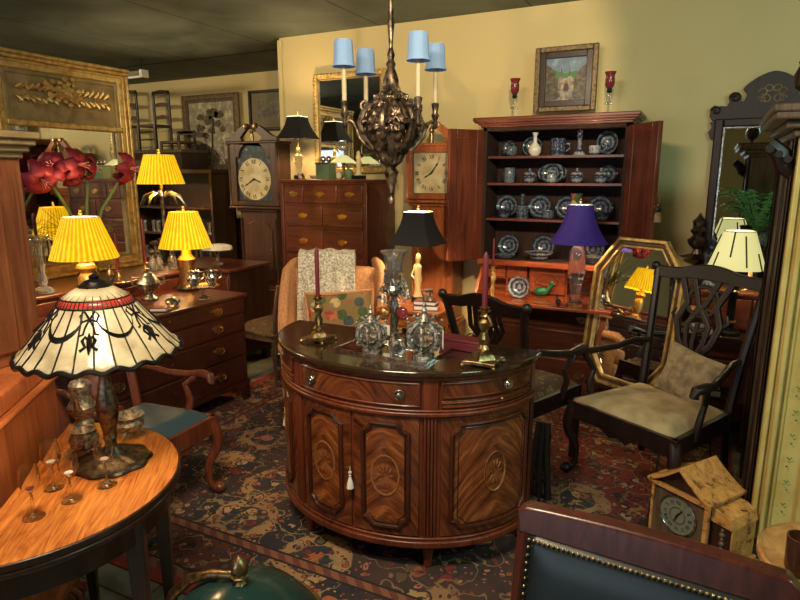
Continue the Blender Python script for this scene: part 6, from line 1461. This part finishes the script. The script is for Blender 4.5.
# ---------------------------------------------------------------- far zone: shelves with glasses, bookcase, ladder-back chairs
q0, q1 = aty(135, 180, 4.0), aty(203, 180, 4.0)
sh = thing('display_shelves', 'dark display shelves with glassware behind the palm lamp', 'shelves', (-4.72, 4.5, 0))
sw = .55
for x in (-sw, sw-.03): G().box(x, x+.03, -.16, .16, 0, 1.62).build('upright', 'darkw', sh)
G().box(-sw, sw, .14, .16, 0, 1.62).build('back_panel', 'darkw', sh); G().box(-sw-.02, sw+.02, -.18, .16, 1.62, 1.66).build('top', 'darkw', sh, bevel=.005)
SHZ = [.5, .78, 1.04, 1.3]
for z in SHZ: G().box(-sw+.03, sw-.03, -.15, .14, z-.02, z).build('shelf', 'darkw', sh)
G().box(-sw, sw, -.17, .14, .04, .46).build('cupboard', 'darkw', sh, bevel=.004)
gl = None; kk = 0
for zi, z in enumerate(SHZ[:3]):
    for c in range(11):
        x = -4.72-sw+.08+c*.096
        if gl is None:
            gl = thing('drinking_glass', '', 'glass', (x, 4.42, z+.001), group='glasses on the dark display shelves')
            G().shell([(.024, 0), (.028, .11)], 16, .003).build('bowl', 'silver', gl)
            G().lathe([(.022, .0), (.022, .006)], 16).build('base', 'silver', gl)
            gl['label'] = 'upright glass in a row on the dark display shelves behind the palm lamp'
        else: dup(gl, (x, 4.42+.03*(c % 2), z+.001), 0, gl['label'])
# palm lamp stands on a pedestal
pl_ = bpy.data.objects['palm_lamp']
ps = thing('plant_stand', 'slim dark pedestal under the palm-leaf lamp', 'pedestal', (pl_.location.x, pl_.location.y, 0)); zz = pl_.location.z-.001
G().lathe([(.15, 0), (.15, .03), (.04, .06), (.03, .3), (.045, .4), (.03, zz-.08), (.06, zz-.03)], 20).build('column', 'darkw', ps); G().lathe([(.13, zz-.03), (.14, zz-.015), (.13, zz)], 28).build('top', 'darkw', ps)
# brown bookcase wall unit with chairs on top
a, b = aty(112, 152, 5.55), aty(197, 152, 5.55); zt_ = a.z
bk_ = thing('tall_bookcase', 'long dark brown cupboard against the far wall with ladder-back chairs on top', 'bookcase', ((a.x+b.x)/2, 5.5, 0)); W = (b.x-a.x)/2
G().box(-W, W, -.2, .22, 0, zt_-.03).build('carcass', 'darkw', bk_); G().box(-W-.03, W+.03, -.23, .22, zt_-.04, zt_).build('top', 'oldw', bk_, bevel=.006)
for k in range(3): 
    dr = G().box(-W+.05+k*(2*W-.1)/3, -W+.05+(k+1)*(2*W-.1)/3-.02, -.215, -.2, .1, zt_-.12).build('door', 'oldw', bk_, bevel=.006)
    G().ball((-W+.09+k*(2*W-.1)/3, -.225, .9), .012, 8).build('knob', 'oldbrass', dr)
def ladder(label, px0, px1, pyt, Y, cat='chair', n=3, H=.6):
    a, b = aty(px0, 150, Y), aty(px1, 150, Y); zt = aty(px0, pyt, Y).z; w = (b.x-a.x)/2
    t = thing('ladderback_chair', label, cat, ((a.x+b.x)/2, Y, zt_0)); h = zt-zt_0; st_ = h*.42
    for s in (-1, 1):
        G().lathe([(.014, 0), (.017, .04), (.016, h*.5), (.018, h*.52), (.016, h-.06), (.02, h-.03), (.006, h)], 10, (s*w, .1, 0)).build('back_post', 'darkw', t)
        G().lathe([(.014, 0), (.017, .04), (.018, st_)], 10, (s*w*1.1, -.16, 0)).build('front_leg', 'darkw', t)
    G().box(-w*1.1, w*1.1, -.17, .11, st_-.03, st_).build('seat', 'oldw', t, bevel=.008)
    for k in range(n):
        z = st_+.1+(h-st_-.12)*k/max(1, n-1); G().prism([(-w, z-.02), (w, z-.02), (w, z+.015), (0, z+.03), (-w, z+.015)], .093, .107).build('slat', 'oldw', t)
    for z in (st_*.4, st_*.7):
        G().tube([(-w*1.1, -.16, z), (w*1.1, -.16, z)], .008, 6).build('stretcher', 'darkw', t)
zt_0 = zt_+.001
ladder('tall ladder-back chair on top of the far cupboard, right of its twin', 151, 166, 90, 5.5)
ladder('ladder-back chair on top of the far cupboard just right of the gilt mirror frame', 118, 134, 90, 5.5, n=3)
ladder('low slat-back chair on top of the far cupboard beside the tapestry picture', 173, 189, 130, 5.5, n=2)
# brown cabinet between display shelves and walnut clock, with dark vases
a, b = aty(196, 200, 4.9), aty(236, 200, 4.9)
dc = thing('dark_cabinet', 'dark cabinet left of the walnut longcase clock holding black vases', 'cabinet', ((a.x+b.x)/2-.03, 5.0, 0)); W = (b.x-a.x)/2+.1; zz = aty(210, 216, 4.9).z
G().box(-W, W, -.2, .2, 0, zz-.03).build('carcass', 'darkw', dc, bevel=.004); G().box(-W-.02, W+.02, -.22, .2, zz-.03, zz).build('top', 'darkred', dc, bevel=.005)
dr = G().box(-W+.04, W-.04, -.21, -.2, .1, zz-.1).build('door', 'darkw', dc, bevel=.004); G().ball((W-.09, -.22, zz*.6), .01, 8).build('knob', 'oldbrass', dr)
for px, hh, lab in ((204, .24, 'black vase at the left on the dark cabinet'), (214, .3, 'black vase with brass band in the middle of the dark cabinet'), (226, .26, 'black vase with curved handle at the right of the dark cabinet')):
    x = aty(px, 200, 4.88).x; t = thing('black_vase', lab, 'vase', (x, 4.88, zz+.001)); G().lathe([(.04, 0), (.045, .01), (.06, hh*.4), (.05, hh*.6), (.03, hh*.8), (.04, hh)], 20).build('body', 'black', t)
    G().lathe([(.058, hh*.42), (.062, hh*.45), (.056, hh*.48)], 20).build('band', 'oldbrass' if px != 226 else 'silver', t)
    if px == 226: G().tube([(.04, -.02, hh*.75), (.09, -.03, hh*.6), (.1, -.03, hh*.3), (.06, -.02, hh*.1)], .008, 8).build('handle', 'silver', t)
x = aty(209, 175, 4.95).x; t = thing('brass_candlestick', 'twin brass candlestick rising behind the black vases', 'candlestick', (x, 5.05, zz+.001)); hh = aty(209, 174, 5.05).z-zz
G().lathe([(.05, 0), (.045, .012), (.012, .03), (.01, hh*.5), (.02, hh*.55), (.008, hh*.7)], 16).build('stem', 'oldbrass', t)
for s in (-1, 1): G().tube([(0, 0, hh*.6), (s*.04, 0, hh*.65), (s*.05, 0, hh*.85)], .007, 8).lathe([(.012, hh*.83), (.02, hh*.86), (.014, hh), (.02, hh)], 12, (s*.05, 0, 0)).build('arm', 'gold', t)
# low dark table behind the chest with cake stand
lt = thing('lamp_table', 'dark two-door table behind the low chest carrying a glass cake stand', 'table', (-3.72, 3.9, 0)); zz = .86
G().box(-.42, .34, -.25, .25, .1, zz-.03).build('carcass', 'darkw', lt, bevel=.004); G().box(-.44, .36, -.27, .27, zz-.03, zz).build('top', 'darkred', lt, bevel=.006)
for x in (-.42, -.03):
    dr = G().box(x+.02, x+.36, -.262, -.25, .14, zz-.06).build('door', 'darkred', lt, bevel=.006); G().ball((x+(.33 if x < -.1 else .05), -.268, .55), .01, 8).build('knob', 'oldbrass', dr)
for a in (-1, 1):
    for b in (-1, 1): G().box(-.04+a*.35-.03, -.04+a*.35+.03, b*.2-.03, b*.2+.03, 0, .1).build('foot', 'darkw', lt, bevel=.004)
p = aty(217, 250, 3.85); t = thing('cake_stand', 'glass cake stand with white crocheted doily beyond the right yellow lamp', 'cake stand', (p.x, 3.85, zz+.001)); h = aty(217, 250, 3.85).z-zz
G().lathe([(.05, 0), (.045, .008), (.012, .02), (.012, h-.03), (.04, h-.01), (.13, h), (.13, h+.006), (.001, h+.004)], 28).build('glass_stand', 'crystal', t)
G().lathe([(.125, h+.006), (.12, h+.03), (.09, h+.045), (.001, h+.05)], 36, wave=lambda a, z: 1+.05*math.sin(9*a)).build('white_doily', 'white', t)
# wall sconce figure and fern by the fretwork mirror
p = aty(700, 235, 4.44); t = thing('carved_sconce', 'dark carved bracket ornament on the wall left of the fretwork mirror foot', 'wall ornament', (p.x-.01, 4.4, p.z-.12))
G().lathe([(.07, -.03), (.09, -.02), (.03, .0), (.02, .03), (.05, .06), (.055, .09), (.03, .12), (.045, .15), (.03, .18), (.04, .21), (.015, .24), (.001, .27)], 16, wave=lambda a, z: 1+.2*math.sin(5*a+z*60)).build('carving', 'bronze', t)
# bust / plant on the lowboy
p = aty(713, 245, 4.2); t = thing('china_figure_group', 'pale green and white china figures at the left end of the lowboy', 'figurine', (p.x, 4.2, .932)); hh = p.z-.93
g = G().lathe([(.07, 0), (.06, .02), (.04, hh*.2), (.055, hh*.4), (.03, hh*.6), (.04, hh*.75), (.02, hh*.85), (.03, hh*.95), (.001, hh+.06)], 18, wave=lambda a, z: 1+.2*math.sin(3*a+z*30)); g.build('figures', 'chinad', t)
t = thing('fern_plant', 'potted fern on the lowboy below the fretwork mirror', 'plant', (.3, 4.26, 1.152))
G().lathe([(.09, -.22), (.09, -.2), (.03, -.18), (.03, -.03), (.06, -.01), (.05, 0), (.075, .1), (.08, .12), (.07, .12), (.06, .05), (.001, .05)], 20).build('pot', 'chinad', t)
rr = random.Random(5)
for k in range(26):
    a = rr.uniform(0, 2*PI); L = rr.uniform(.2, .34); top_ = rr.uniform(.14, .3); c, s = math.cos(a), math.sin(a)*.6
    pts = [Vector((c*L*q, s*L*q, .1+top_*math.sin(q*PI*.62)*1.0)) for q in [j/9 for j in range(10)]]
    g = G().tube(pts, .003, 5); sd = Vector((-s, c, 0)).normalized()
    for j in range(1, 10):
        w = .035*math.sin(PI*(j/10))**.6
        for q in (-1, 1):
            b0 = pts[j]; tip = b0+sd*q*w+Vector((0, 0, -.008)); d = (pts[j]-pts[j-1])*.35
            g.add([tuple(b0-d), tuple(b0+d), tuple(tip)], [(0, 1, 2)])
    g.build('frond', 'leaf', t)
# dark bars and rails leaning right of the commode
p = atz(544, 500, 0)
t = thing('dark_leaning_frame', 'dark slanted frame of bars leaning at the right rear of the commode', 'tray stand', (p.x-.03, p.y+.0, .01), -.15)
for x in (-.05, .0, .05): G().tube([(x, 0, 0), (x*.7-.02, .05, .18), (x*.4-.03, .1, .36)], .018, 6).build('leg', 'blackw', t)
for z in (.08, .3): G().tube([(-.05+z*.03, z*.28, z), (.05-z*.1, z*.28, z)], .009, 6).build('rail', 'blackw', t)
# ---------------------------------------------------------------- light
def area(name, loc, to, sx, sy, e, col):
    l = bpy.data.lights.new(name, 'AREA'); l.shape = 'RECTANGLE'; l.size = sx; l.size_y = sy; l.energy = e; l.color = col
    o = bpy.data.objects.new(name, l); COL.objects.link(o); o.location = loc; o.rotation_euler = (Vector(to)-Vector(loc)).to_track_quat('-Z', 'Y').to_euler(); return o
area('window_daylight', (-1.6, -2.5, 1.35), (-1.3, 4, 1.0), 3.0, 1.6, 22, (.75, .9, 1.))
area('overhead_fill', (1.9, .9, 2.7), (.9, 4.2, 1.8), 1.2, .5, 42, (.6, .95, .8))  # unseen cool fill, added to turn the right wall greener
area('overhead_fill', (-1.0, .7, 2.72), (-1.2, 2.2, 0), .8, .4, 62, (1., .78, .52))  # unseen warm fill, added to light the commode front
area('overhead_fill', (-6.3, 1.2, 2.72), (-5.0, 5.4, 1.6), 1.0, .4, 75, (1., .8, .5))  # unseen warm fill, added to brighten the far left zone
sp_ = bpy.data.lights.new('wall_fill_spot', 'SPOT'); sp_.energy = 210; sp_.color = (1., .74, .4); sp_.spot_size = 1.0; sp_.spot_blend = .3; sp_.shadow_soft_size = .03  # unseen warm spot, added to brighten the left of the back wall
o = bpy.data.objects.new('wall_fill_spot', sp_); COL.objects.link(o); o.location = (-.1, .8, 2.68); o.rotation_euler = (Vector((-2.55, 4.4, 1.95))-o.location).to_track_quat('-Z', 'Y').to_euler()
wd = bpy.data.worlds.new('world'); bpy.context.scene.world = wd; wd.use_nodes = True
wd.node_tree.nodes['Background'].inputs[0].default_value = (.6, .75, .9, 1); wd.node_tree.nodes['Background'].inputs[1].default_value = .6
sc = bpy.context.scene
sc.view_settings.view_transform = 'Standard'; sc.view_settings.look = 'None'; sc.view_settings.gamma = 1; sc.view_settings.exposure = .35; sc.view_settings.use_curve_mapping = False
sc.cycles.use_denoising = True; sc.cycles.max_bounces = 7; sc.cycles.transparent_max_bounces = 8; sc.cycles.sample_clamp_indirect = 6
